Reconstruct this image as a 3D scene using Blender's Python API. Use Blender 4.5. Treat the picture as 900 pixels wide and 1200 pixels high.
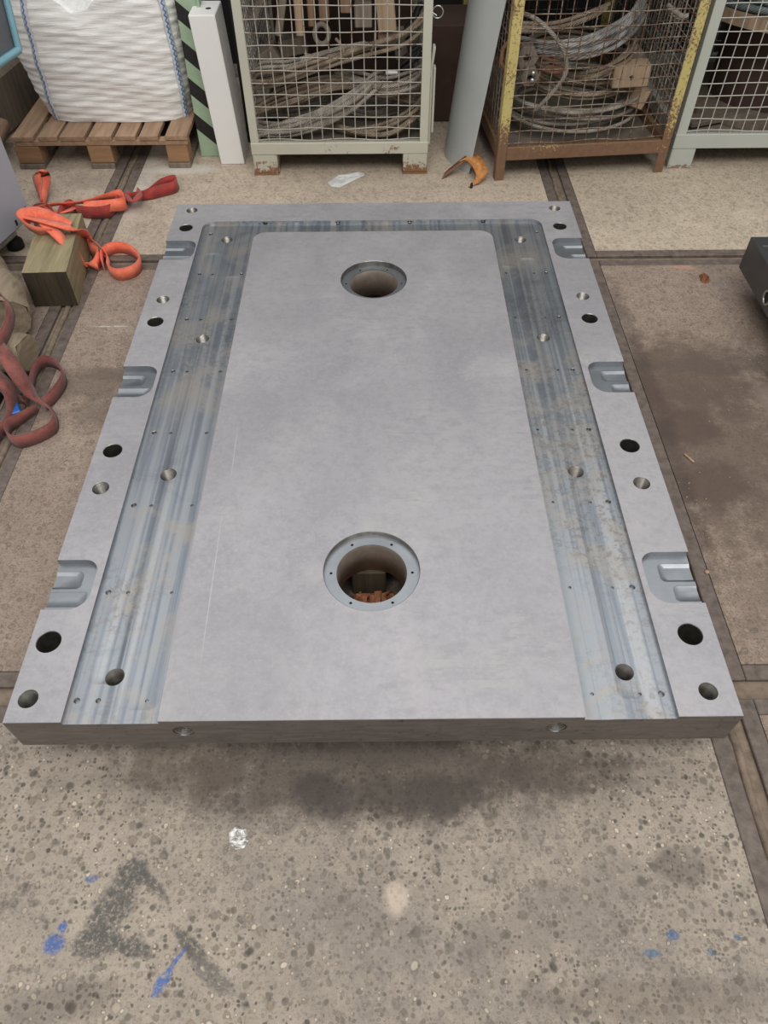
import bpy, bmesh, math, random
import numpy as np
from mathutils import Vector, Matrix
random.seed(7)
PI = math.pi
for o in list(bpy.data.objects): bpy.data.objects.remove(o)
SC = bpy.context.scene; C = SC.collection

# ---------------------------------------------------------------- camera
F_PX, PITCH, ROLL, YAW, CH = 859.6, .8794, -.0075, -.0022, 1.65
def cam_axes():
    cp, sp, cr, sr, cy, sy = math.cos(PITCH), math.sin(PITCH), math.cos(ROLL), math.sin(ROLL), math.cos(YAW), math.sin(YAW)
    F = Vector((0, cp, -sp)); R = Vector((1, 0, 0)); U = Vector((0, sp, cp))
    R2 = R*cr+U*sr; U2 = U*cr-R*sr
    M = Matrix(((cy, -sy, 0), (sy, cy, 0), (0, 0, 1)))
    return M@R2, M@U2, M@F
CR, CU, CF = cam_axes()
cd = bpy.data.cameras.new('camera'); cam = bpy.data.objects.new('camera', cd); C.objects.link(cam)
cd.sensor_fit = 'VERTICAL'; cd.sensor_height = 24; cd.lens = 24*F_PX/1200; cd.clip_start = .05
cam.matrix_world = Matrix(((CR.x, CU.x, -CF.x, 0), (CR.y, CU.y, -CF.y, 0), (CR.z, CU.z, -CF.z, CH), (0, 0, 0, 1)))
SC.camera = cam
# ---------------------------------------------------------------- light and exposure
SC.view_settings.view_transform = 'Standard'; SC.view_settings.look = 'None'
SC.view_settings.exposure = 0.0; SC.view_settings.gamma = 1; SC.view_settings.use_curve_mapping = False
w = bpy.data.worlds.new('daylight'); SC.world = w; w.use_nodes = True
bg = w.node_tree.nodes['Background']; bg.inputs[0].default_value = (.97, .98, 1, 1); bg.inputs[1].default_value = .52
def area(name, loc, size, power, target, col=(1, 1, 1)):
    l = bpy.data.lights.new(name, 'AREA'); l.shape = 'RECTANGLE'; l.size, l.size_y = size; l.energy = power; l.color = col
    o = bpy.data.objects.new(name, l); C.objects.link(o); o.location = loc
    o.rotation_euler = (Vector(target)-Vector(loc)).to_track_quat('-Z', 'Y').to_euler(); return o
area('skylight_lamp', (0.3, -1.2, 5.6), (6, 3), 300, (0.0, 2.6, 0), (1, .97, .93))
area('skylight_lamp', (0.0, 4.3, 7.0), (9, 3.6), 130, (0.0, 3.2, 0), (.98, .985, 1))

def at(x, y, z=0.0):            # a point of the photograph measured on the level plane at height z
    d = CF+CR*((x-450)/F_PX)+CU*((600-y)/F_PX)
    return Vector((0, 0, CH))+d*((z-CH)/d.z)
def at_y(x, y, Y):              # the same on the upright plane at distance Y
    d = CF+CR*((x-450)/F_PX)+CU*((600-y)/F_PX)
    return Vector((0, 0, CH))+d*(Y/d.y)
def depth(p): return (p-Vector((0, 0, CH))).dot(CF)

# ---------------------------------------------------------------- materials
class NT:
    def __init__(s, name):
        s.m = bpy.data.materials.new(name); s.m.use_nodes = True; s.t = s.m.node_tree; s.n = s.t.nodes
        s.b = s.n['Principled BSDF']; s.co = s.n.new('ShaderNodeTexCoord')
    def l(s, a, b): s.t.links.new(a, b)
    def pos(s, scale=(1, 1, 1), kind='Object', rot=(0, 0, 0)):
        mp = s.n.new('ShaderNodeMapping'); s.l(s.co.outputs[kind], mp.inputs[0]); mp.inputs['Scale'].default_value = scale; mp.inputs['Rotation'].default_value = rot; return mp.outputs[0]
    def noise(s, scale, detail=4, rough=.6, vec=None, dist=0):
        n = s.n.new('ShaderNodeTexNoise'); n.inputs['Scale'].default_value = scale; n.inputs['Detail'].default_value = detail; n.inputs['Roughness'].default_value = rough; n.inputs['Distortion'].default_value = dist
        s.l(vec if vec is not None else s.pos(), n.inputs['Vector']); return n.outputs[0]
    def ramp(s, f, stops):
        r = s.n.new('ShaderNodeValToRGB'); s.l(f, r.inputs[0]); e = r.color_ramp.elements
        while len(e) < len(stops): e.new(.5)
        for i, (p, c) in enumerate(stops):
            e[i].position = p; e[i].color = (c, c, c, 1) if isinstance(c, (int, float)) else (*c, 1)
        return r.outputs[0]
    def mix(s, f, a, b, mode='MIX'):
        m = s.n.new('ShaderNodeMix'); m.data_type = 'RGBA'; m.blend_type = mode
        for v, i in ((f, 0), (a, 6), (b, 7)):
            if isinstance(v, (int, float)): m.inputs[i].default_value = v if i == 0 else (v, v, v, 1)
            elif isinstance(v, tuple): m.inputs[i].default_value = (*v, 1)
            else: s.l(v, m.inputs[i])
        return m.outputs[2]
    def math(s, op, a, b=0.0, c=None):
        m = s.n.new('ShaderNodeMath'); m.operation = op
        for i, v in enumerate((a, b) if c is None else (a, b, c)):
            if isinstance(v, (int, float)): m.inputs[i].default_value = v
            else: s.l(v, m.inputs[i])
        return m.outputs[0]
    def set(s, key, v):
        i = s.b.inputs[key]
        if isinstance(v, (int, float)): i.default_value = v
        elif isinstance(v, tuple): i.default_value = (*v, 1)
        else: s.l(v, i)
    def bump(s, h, strength=.3, dist=.002):
        b = s.n.new('ShaderNodeBump'); b.inputs['Strength'].default_value = strength; b.inputs['Distance'].default_value = dist
        s.l(h, b.inputs['Height']); s.l(b.outputs[0], s.b.inputs['Normal'])
    def blob(s, x, y, rx, ry, wob=None, rot=0.0, soft=.35, z=None):  # soft ellipse mask around a spot on the floor
        xyz = s.n.new('ShaderNodeSeparateXYZ'); s.l(s.co.outputs['Object'], xyz.inputs[0])
        dx = s.math('SUBTRACT', xyz.outputs[0], x); dy = s.math('SUBTRACT', xyz.outputs[1], y)
        c, sn = math.cos(rot), math.sin(rot)
        u = s.math('ADD', s.math('MULTIPLY', dx, c/rx), s.math('MULTIPLY', dy, sn/rx))
        v = s.math('ADD', s.math('MULTIPLY', dx, -sn/ry), s.math('MULTIPLY', dy, c/ry))
        d = s.math('SQRT', s.math('ADD', s.math('MULTIPLY', u, u), s.math('MULTIPLY', v, v)))
        if wob is not None: d = s.math('ADD', d, s.math('MULTIPLY', s.math('SUBTRACT', wob, .5), 1.1))
        m = s.n.new('ShaderNodeMapRange'); m.interpolation_type = 'SMOOTHSTEP'; s.l(d, m.inputs[0])
        m.inputs[1].default_value = 1; m.inputs[2].default_value = 1-soft; m.inputs[3].default_value = 0; m.inputs[4].default_value = 1
        return m.outputs[0]

def srgb(r, g, b):
    f = lambda c: (c/255/12.92) if c <= 10 else ((c/255+.055)/1.055)**2.4
    return (f(r), f(g), f(b))
def simple(name, col, rough=.6, metal=0, var=.25, scale=12, bump=.2, bscale=60):
    k = NT(name); n = k.noise(scale, 5)
    a = tuple(c*(1-var) for c in col); b = tuple(min(1, c*(1+var)) for c in col)
    k.set('Base Color', k.ramp(n, [(.3, a), (.7, b)])); k.set('Roughness', rough); k.set('Metallic', metal)
    if bump: k.bump(k.noise(bscale, 3), bump)
    return k.m
def painted(name, col, rust, amount=.5, low=None, rough=.55, sc=22):   # chipped paint over rust; amount = share of paint left
    k = NT(name); n = k.noise(sc, 7, .75); n2 = k.noise(5, 3)
    mask = k.math('ADD', k.math('MULTIPLY', n, .7), k.math('MULTIPLY', n2, .4))
    if low:
        xyz = k.n.new('ShaderNodeSeparateXYZ'); k.l(k.co.outputs['Object'], xyz.inputs[0])
        h = k.n.new('ShaderNodeMapRange'); k.l(xyz.outputs[2], h.inputs[0]); h.inputs[1].default_value = 0; h.inputs[2].default_value = low; h.inputs[3].default_value = .22; h.inputs[4].default_value = 0
        mask = k.math('ADD', mask, h.outputs[0])
    f = k.ramp(mask, [(amount, 0.0), (amount+.04, 1.0)])
    pc = k.mix(k.noise(3, 2), tuple(c*.85 for c in col), tuple(min(1, c*1.12) for c in col))
    rc = k.mix(k.noise(40, 3), tuple(c*.6 for c in rust), tuple(c*1.3 for c in rust))
    k.set('Base Color', k.mix(f, pc, rc)); k.set('Roughness', rough); k.bump(f, .25, .001)
    return k.m
def wood(name, a, b, axis='Y', rough=.8, scale=9):
    k = NT(name); st = {'X': (.08, 1, 1), 'Y': (1, .08, 1), 'Z': (1, 1, .08)}[axis]
    v = k.pos(tuple(c*scale for c in st)); n = k.noise(5, 6, .65, v, .3); n2 = k.noise(.6, 2, .5, v)
    f = k.math('ADD', k.math('MULTIPLY', n, .7), k.math('MULTIPLY', n2, .3))
    oi = k.n.new('ShaderNodeObjectInfo')
    col = k.ramp(f, [(.32, a), (.62, b)])
    col = k.mix(k.math('MULTIPLY', oi.outputs['Random'], .3), col, tuple(c*.6 for c in a))
    k.set('Base Color', col); k.set('Roughness', rough); k.bump(n, .5, .002)
    return k.m

M = {}
def steel_top():
    k = NT('ground_steel_top'); n1 = k.noise(2.2, 5, .6, dist=.4); n2 = k.noise(45, 4, .7); n3 = k.noise(6, 6, .65)
    a = k.ramp(n1, [(.3, srgb(158, 156, 160)), (.7, srgb(184, 180, 183))])
    a = k.mix(k.math('MULTIPLY', k.ramp(n2, [(.44, 0.0), (.66, 1.0)]), .32), a, srgb(136, 136, 138))
    a = k.mix(k.math('MULTIPLY', k.ramp(k.noise(120, 3, .7), [(.5, 0.0), (.68, 1.0)]), .22), a, srgb(196, 194, 194))
    a = k.mix(k.ramp(n3, [(.56, 0.0), (.66, .3)]), a, srgb(190, 188, 184))
    bands = k.ramp(k.noise(1.3, 2, .4, k.pos((.25, 1.6, 1))), [(.42, 0.0), (.5, .22)])
    a = k.mix(bands, a, srgb(150, 148, 150))
    for (x, y, L) in ((-.402+.0235, .98-1.687, .26), (-.402+.0235, 1.4-1.687, .12)):
        a = k.mix(k.math('MULTIPLY', k.blob(x, y, .0013, L, None, .02, .4), .5), a, srgb(206, 202, 198))
    a = k.mix(k.math('MULTIPLY', k.ramp(k.noise(3, 6, .7), [(.5, 0.0), (.7, 1.0)]), k.math('MULTIPLY', k.ramp(k.noise(60, 4, .7, k.pos((.25, 1, 1))), [(.5, 0.0), (.62, 1.0)]), .4)), a, srgb(134, 132, 138))
    k.set('Base Color', a); k.set('Metallic', .45); k.set('Roughness', k.ramp(n3, [(.3, .42), (.7, .58)]))
    k.bump(n2, .12, .001); return k.m
def steel_groove():
    k = NT('milled_steel_groove')
    v = k.pos((8, .12, 8)); s1 = k.noise(3, 3, .5, v, .1); n1 = k.noise(5, 7, .72, dist=.5); n2 = k.noise(70, 4, .7); n3 = k.noise(2.0, 3)
    a = k.ramp(s1, [(.36, srgb(128, 134, 141)), (.43, srgb(160, 165, 170)), (.5, srgb(160, 164, 168)), (.54, srgb(136, 143, 151)), (.66, srgb(178, 180, 182))])
    a = k.mix(k.ramp(n1, [(.5, 0.0), (.60, .6)]), a, srgb(176, 168, 158))
    a = k.mix(k.ramp(n1, [(.3, .4), (.42, 0.0)]), a, srgb(112, 119, 126))
    a = k.mix(k.math('MULTIPLY', k.ramp(n2, [(.5, 0.0), (.6, .5)]), k.ramp(n3, [(.45, 0.0), (.6, 1.0)])), a, srgb(122, 114, 104))
    k.set('Base Color', a); k.set('Metallic', .85); k.set('Roughness', k.ramp(n1, [(.3, .36), (.7, .5)])); k.bump(s1, .12, .002); return k.m
def steel_side():
    k = NT('sawn_steel_edge'); v = k.pos((1, 1, 6)); n = k.noise(14, 6, .7, v)
    a = k.ramp(n, [(.3, srgb(96, 90, 85)), (.7, srgb(126, 118, 111))])
    a = k.mix(k.ramp(k.noise(60, 3), [(.62, 0.0), (.7, .6)]), a, srgb(70, 60, 54))
    k.set('Base Color', a); k.set('Metallic', .35); k.set('Roughness', .5); k.bump(n, .15, .001); return k.m
def steel_bore():
    k = NT('turned_steel_bore'); n = k.noise(60, 3); 
    k.set('Base Color', k.ramp(n, [(.3, srgb(112, 108, 104)), (.7, srgb(146, 142, 136))])); k.set('Metallic', .9); k.set('Roughness', .34)
    k.bump(k.noise(8, 3, .5, k.pos((1, 1, 40))), .2, .001); return k.m
M['top'], M['groove'], M['side'], M['bore'] = steel_top(), steel_groove(), steel_side(), steel_bore()
M['thread'] = simple('cut_thread_steel', srgb(134, 130, 124), .35, .9, .2, 80, 0)
M['pocket'] = simple('pocket_steel', srgb(150, 154, 158), .38, .85, .12, 9, .15, 40)
M['borewall'] = simple('rusty_bore_wall', srgb(158, 144, 132), .5, .5, .25, 18, .3, 70)

def slab_mat(name, base1, base2, agg, stains_shade=(), speck=.5, paints=()):
    k = NT(name); n1 = k.noise(1.6, 6, .6); n2 = k.noise(14, 6, .7); n3 = k.noise(160, 3, .7)
    a = k.ramp(k.math('ADD', k.math('MULTIPLY', n1, .55), k.math('MULTIPLY', n2, .45)), [(.36, base1), (.64, base2)])
    a = k.mix(k.math('MULTIPLY', k.ramp(n3, [(.52, 0.0), (.62, 1.0)]), speck), a, tuple(c*.45 for c in base1))
    a = k.mix(k.math('MULTIPLY', k.ramp(k.noise(48, 4, .75), [(.5, 0.0), (.66, 1.0)]), .2), a, tuple(min(1, c*1.35) for c in base2))
    h = n3
    if agg:
        wv = k.n.new('ShaderNodeVectorMath'); wv.operation = 'ADD'
        ns = k.n.new('ShaderNodeTexNoise'); ns.inputs['Scale'].default_value = 40; k.l(k.pos(), ns.inputs['Vector'])
        sc = k.n.new('ShaderNodeVectorMath'); sc.operation = 'SCALE'; sc.inputs['Scale'].default_value = .012; k.l(ns.outputs[1], sc.inputs[0])
        k.l(k.pos(), wv.inputs[0]); k.l(sc.outputs[0], wv.inputs[1])
        for scale, lim, thr in ((62, .36, .5), (120, .4, .55), (34, .3, .78)):
            vo = k.n.new('ShaderNodeTexVoronoi'); vo.inputs['Scale'].default_value = scale; k.l(wv.outputs[0], vo.inputs['Vector'])
            sep = k.n.new('ShaderNodeSeparateColor'); k.l(vo.outputs['Color'], sep.inputs[0])
            stone = k.ramp(sep.outputs[0], [(0, srgb(58, 52, 46)), (.25, srgb(84, 78, 68)), (.5, srgb(112, 104, 92)), (.8, srgb(140, 124, 106)), (.96, srgb(204, 190, 170))])
            inside = k.ramp(vo.outputs['Distance'], [(lim-.1, 1.0), (lim, 0.0)])
            rim = k.ramp(vo.outputs['Distance'], [(lim-.12, 0.0), (lim-.03, 1.0), (lim+.12, 0.0)])
            pres = k.ramp(sep.outputs[1], [(thr, 0.0), (thr+.02, 1.0)])
            patch = k.ramp(k.noise(3.3, 4, .6), [(.36, .25), (.56, .9)])
            a = k.mix(k.math('MULTIPLY', k.math('MULTIPLY', rim, pres), .5), a, tuple(c*.42 for c in base1))
            a = k.mix(k.math('MULTIPLY', k.math('MULTIPLY', inside, pres), k.math('MULTIPLY', patch, agg)), a, stone)
    for (x, y, rx, ry, rot, st, col) in stains_shade:
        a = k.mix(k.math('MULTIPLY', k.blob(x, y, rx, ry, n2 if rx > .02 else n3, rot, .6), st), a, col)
    for (x, y, rx, ry, rot, col) in paints:
        m = k.blob(x, y, rx*1.15, ry*1.15, k.noise(38, 7, .85), rot, .45)
        m = k.math('MULTIPLY', m, k.ramp(k.noise(90, 6, .8), [(.40, .12), (.52, .9)]))
        a = k.mix(m, a, col)
    k.set('Base Color', a); k.set('Roughness', .82); k.bump(k.math('ADD', n3, k.math('MULTIPLY', n2, .5)), .35, .002)
    return k.m
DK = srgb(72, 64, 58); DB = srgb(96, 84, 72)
near_stain_shade = [(-.05, .60, .68, .15, 0, .72, DK), (-.14, .56, .09, .06, 0, .6, srgb(58, 52, 50)), (.09, .545, .22, .07, 0, .6, srgb(62, 55, 50)),  # bands along the plate front: wet stains plus its shadow, painted in
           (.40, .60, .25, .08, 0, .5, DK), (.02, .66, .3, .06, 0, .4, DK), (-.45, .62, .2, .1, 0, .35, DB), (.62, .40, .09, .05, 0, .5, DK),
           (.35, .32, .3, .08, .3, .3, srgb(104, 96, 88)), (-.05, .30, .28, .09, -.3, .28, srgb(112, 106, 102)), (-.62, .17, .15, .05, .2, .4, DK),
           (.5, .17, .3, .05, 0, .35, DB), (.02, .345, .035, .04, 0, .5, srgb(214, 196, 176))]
scar = srgb(84, 82, 78)
near_pt = [(-.525, .40, .035, .03, 0, scar), (-.555, .335, .04, .075, -.5, scar), (-.575, .275, .05, .03, .2, scar), (-.505, .263, .05, .018, -.2, scar),
           (-.49, .385, .012, .06, .9, scar), (-.385, .265, .05, .016, -.7, scar), (-.335, .215, .06, .02, -.6, srgb(104, 100, 94)),
           (-.655, .27, .022, .02, .2, srgb(62, 92, 152)), (-.645, .30, .01, .012, 0, srgb(62, 92, 152)), (-.43, .205, .028, .012, 1.0, srgb(66, 98, 156)), (-.41, .24, .03, .004, .9, srgb(66, 98, 156)),
           (-.61, .388, .014, .008, 0, srgb(80, 96, 140)), (.565, .275, .014, .01, 0, srgb(74, 94, 130)), (.515, .245, .02, .007, 0, srgb(80, 104, 130)), (.63, .245, .009, .007, 0, srgb(74, 100, 120)), (.69, .27, .008, .006, 0, srgb(74, 100, 120))]
M['slab_near'] = slab_mat('exposed_aggregate_concrete', srgb(126, 117, 108), srgb(168, 156, 141), .9, near_stain_shade, .35, near_pt)
oil = srgb(62, 53, 48)
M['slab_right'] = slab_mat('oil_stained_concrete', srgb(124, 108, 96), srgb(160, 143, 128), .25,
    [(1.02, 1.95, .40, .30, 0, .8, srgb(92, 76, 66)), (.98, 1.70, .15, .12, 0, .75, oil), (.99, 1.46, .17, .13, 0, .75, oil), (1.25, 2.02, .5, .07, 0, .5, srgb(84, 76, 70)),
     (1.0, 1.6, .45, .5, 0, .7, srgb(92, 76, 66)), (1.37, 1.95, .06, .06, 0, .7, oil), (1.35, 1.75, .09, .2, .4, .5, srgb(150, 138, 128)), (1.15, 1.1, .3, .3, 0, .35, DB),
     (.9, 1.9, .06, .9, 0, .45, oil)], .6, [(1.19, 2.64, .09, .02, -.3, srgb(176, 132, 112)), (1.33, 2.5, .02, .012, 0, srgb(120, 118, 122))])
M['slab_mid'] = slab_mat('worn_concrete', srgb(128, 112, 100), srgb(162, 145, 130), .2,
    [(-.98, 1.95, .22, .10, .3, .55, srgb(92, 80, 70)), (-.9, 1.8, .16, .12, 0, .5, srgb(96, 82, 72)), (-.95, 2.0, .2, .05, 0, .4, DB), (-.82, 1.35, .1, .3, 0, .3, DB), (0, 1.55, .62, .95, 0, .9, srgb(44, 38, 34))], .5,  # last ellipse: shade under the plate, painted into the slab colour
    [(-1.0, 2.27, .07, .005, 0, srgb(196, 188, 178))])
M['slab_far'] = slab_mat('pale_brushed_concrete', srgb(164, 150, 134), srgb(196, 180, 160), .18,
    [(-.93, 3.5, .2, .07, 0, .75, srgb(208, 202, 192)), (-1.1, 3.35, .06, .5, 0, .35, srgb(206, 202, 196)), (-1.3, 3.4, .3, .12, 0, .3, DB)], .2)
M['slab_far_right'] = slab_mat('pale_speckled_concrete', srgb(164, 150, 132), srgb(196, 182, 160), .25, (), .38)
M['angle_iron'] = simple('rusty_edge_angle', srgb(104, 93, 85), .65, .1, .38, 34, .6, 90)
M['joint_dirt'] = simple('joint_dirt', srgb(120, 106, 92), .95, 0, .35, 30, .6, 120)
M['wire'] = painted('galvanised_rusty_wire', srgb(176, 170, 158), srgb(120, 84, 62), .62)
M['wire_brown'] = painted('brown_rusty_wire', srgb(142, 128, 112), srgb(104, 78, 62), .52)
M['wire_grey'] = painted('clean_grey_wire', srgb(188, 186, 176), srgb(150, 130, 110), .72)
M['crate_cream'] = painted('cream_green_paint', srgb(192, 190, 174), srgb(136, 100, 72), .655, .10, sc=45)
M['crate_yellow'] = painted('yellow_flaking_paint', srgb(196, 180, 116), srgb(124, 94, 72), .57, .33, sc=80)
M['crate_grey'] = painted('pale_green_grey_paint', srgb(184, 187, 178), srgb(140, 116, 92), .70, .05, sc=40)
M['floorpan'] = simple('dusty_crate_floor', srgb(120, 112, 100), .9, 0, .3, 20)
M['rust'] = simple('rust_brown', srgb(120, 86, 66), .8, .2, .4, 30, .5)
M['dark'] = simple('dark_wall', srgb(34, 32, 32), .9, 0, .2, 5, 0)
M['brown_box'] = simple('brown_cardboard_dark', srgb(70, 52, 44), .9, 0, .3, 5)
M['wood_pallet'] = wood('pallet_wood', srgb(132, 106, 84), srgb(180, 148, 120))
M['wood_block'] = wood('pallet_block_wood', srgb(136, 104, 74), srgb(174, 136, 100), 'X')
M['wood_grey'] = wood('weathered_grey_wood', srgb(92, 82, 72), srgb(138, 126, 112), 'Z')
M['wood_mossy'] = wood('mossy_sawn_timber', srgb(112, 101, 76), srgb(166, 154, 120))
M['wood_dark'] = wood('dark_end_grain', srgb(34, 28, 22), srgb(82, 70, 52), 'Z')
M['wood_log'] = wood('old_log_wood', srgb(112, 98, 80), srgb(172, 156, 132))
M['wood_red'] = wood('dusty_red_brown_wood', srgb(112, 84, 66), srgb(158, 128, 104), 'Z')
M['wood_tan'] = wood('pale_sawn_wood', srgb(142, 118, 94), srgb(186, 162, 134), 'Z')
M['wood_fresh'] = wood('splintered_orange_wood', srgb(96, 56, 38), srgb(158, 104, 70), 'Z', scale=30)
M['white_paint'] = simple('white_painted_beam', srgb(232, 231, 227), .5, 0, .02, 4, .1, 20)
M['grey_steel'] = simple('grey_galvanised_sheet', srgb(182, 186, 184), .45, .15, .07, 4, .06, 30)
M['cabinet'] = simple('grey_blue_cabinet_paint', srgb(168, 170, 180), .4, .1, .03, 3, .05, 40)
M['black'] = simple('black_rubber', srgb(20, 20, 20), .7, 0, .2, 20, .1)
M['cyan'] = simple('light_blue_frame_paint', srgb(136, 184, 198), .5, 0, .08, 8, .1)
M['plastic'] = simple('crumpled_clear_plastic', srgb(206, 206, 202), .2, 0, .08, 20, .8, 60)
M['zinc'] = simple('bright_zinc', srgb(190, 190, 186), .3, .9, .1, 20, .1)
def strap_mat(name, a, b):
    k = NT(name); k.co2 = None
    uv = k.n.new('ShaderNodeSeparateXYZ'); k.l(k.co.outputs['UV'], uv.inputs[0])
    wv = k.math('SINE', k.math('MULTIPLY', uv.outputs[1], 55.0)); n = k.noise(14, 5, .7)
    c = k.ramp(n, [(.35, a), (.6, b)])
    edge = k.math('ABSOLUTE', k.math('SUBTRACT', uv.outputs[1], .5))
    c = k.mix(k.ramp(edge, [(.44, 0.0), (.48, .35)]), c, tuple(x*.4 for x in a))
    k.set('Base Color', c); k.set('Roughness', .75); k.b.inputs['Sheen Weight'].default_value = .2
    k.bump(k.math('ADD', wv, k.math('SINE', k.math('MULTIPLY', uv.outputs[0], 900.0))), .25, .001); return k.m
M['strap_orange'] = strap_mat('orange_webbing', srgb(226, 92, 60), srgb(248, 132, 100))
M['strap_red'] = strap_mat('dark_red_webbing', srgb(138, 44, 38), srgb(176, 62, 54))
M['strap_maroon'] = strap_mat('dusty_maroon_webbing', srgb(100, 52, 48), srgb(142, 80, 72))
def rope_mat(name, a, b, k1=200.0):
    k = NT(name); uv = k.n.new('ShaderNodeSeparateXYZ'); k.l(k.co.outputs['UV'], uv.inputs[0])
    ph = k.math('ADD', k.math('MULTIPLY', uv.outputs[0], k1), k.math('MULTIPLY', uv.outputs[1], 6*2*PI/2))
    s = k.math('ABSOLUTE', k.math('SINE', ph)); n = k.noise(14, 4)
    c = k.ramp(n, [(.35, a), (.65, b)])
    c = k.mix(k.ramp(s, [(0, .75), (.4, 0.0)]), c, tuple(x*.3 for x in a))
    k.set('Base Color', c); k.set('Roughness', .6); k.set('Metallic', .2); k.bump(s, .9, .003); return k.m
M['rope_grey'] = rope_mat('grey_wire_rope', srgb(132, 124, 114), srgb(196, 186, 172))
M['rope_brown'] = rope_mat('brown_wire_rope', srgb(122, 106, 88), srgb(182, 164, 142))
M['rope_bright'] = rope_mat('bright_thick_wire_rope', srgb(120, 118, 116), srgb(186, 182, 176), 110.0)
M['rope_blue'] = rope_mat('blue_grey_rope', srgb(92, 104, 108), srgb(142, 152, 152))
def bag_mat():
    k = NT('woven_white_polypropylene'); v = k.pos((1.2, 1.2, 13), rot=(0, .12, 0))
    n = k.noise(4.2, 7, .66, v, 1.0); n2 = k.noise(5, 4)
    k.set('Base Color', k.ramp(n, [(.3, srgb(226, 225, 221)), (.6, srgb(246, 245, 241))])); k.set('Roughness', .55)
    k.bump(k.math('ADD', n, k.math('MULTIPLY', n2, 1.2)), .6, .010); return k.m
M['bag'] = bag_mat()
def seam_mat():
    k = NT('white_seam_blue_stitch'); uv = k.n.new('ShaderNodeSeparateXYZ'); k.l(k.co.outputs['UV'], uv.inputs[0])
    z = k.math('PINGPONG', k.math('MULTIPLY', uv.outputs[0], 45.0), .5)
    d = k.math('ABSOLUTE', k.math('SUBTRACT', k.math('ADD', k.math('MULTIPLY', z, .7), .32), uv.outputs[1]))
    k.set('Base Color', k.mix(k.ramp(d, [(.12, 1.0), (.2, 0.0)]), srgb(206, 208, 212), srgb(88, 124, 176))); k.set('Roughness', .7); return k.m
M['seam'] = seam_mat()
def stripe_mat():
    k = NT('green_beam_black_stripes'); xyz = k.n.new('ShaderNodeSeparateXYZ'); k.l(k.co.outputs['Object'], xyz.inputs[0])
    t = k.math('ADD', xyz.outputs[2], k.math('MULTIPLY', xyz.outputs[0], .85))
    f = k.math('FRACT', k.math('ADD', k.math('DIVIDE', t, .165), .12))
    st = k.ramp(f, [(.0, 1.0), (.42, 1.0), (.43, 0.0)]) 
    n = k.noise(30, 5, .7); chip = k.ramp(n, [(.56, 0.0), (.6, 1.0)])
    g = k.mix(k.noise(6, 3), srgb(138, 162, 136), srgb(160, 182, 156))
    c = k.mix(k.math('MULTIPLY', st, k.math('SUBTRACT', 1.0, k.math('MULTIPLY', chip, .6))), g, srgb(28, 26, 26))
    c = k.mix(k.math('MULTIPLY', chip, .25), c, srgb(150, 140, 90))
    k.set('Base Color', c); k.set('Roughness', .5); return k.m
M['striped'] = stripe_mat()
M['green'] = simple('pale_green_paint', srgb(158, 180, 152), .5, 0, .10, 12, .1)
M['blackpaint'] = simple('black_stripe_paint', srgb(30, 28, 28), .5, 0, .3, 40, .1)

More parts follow.
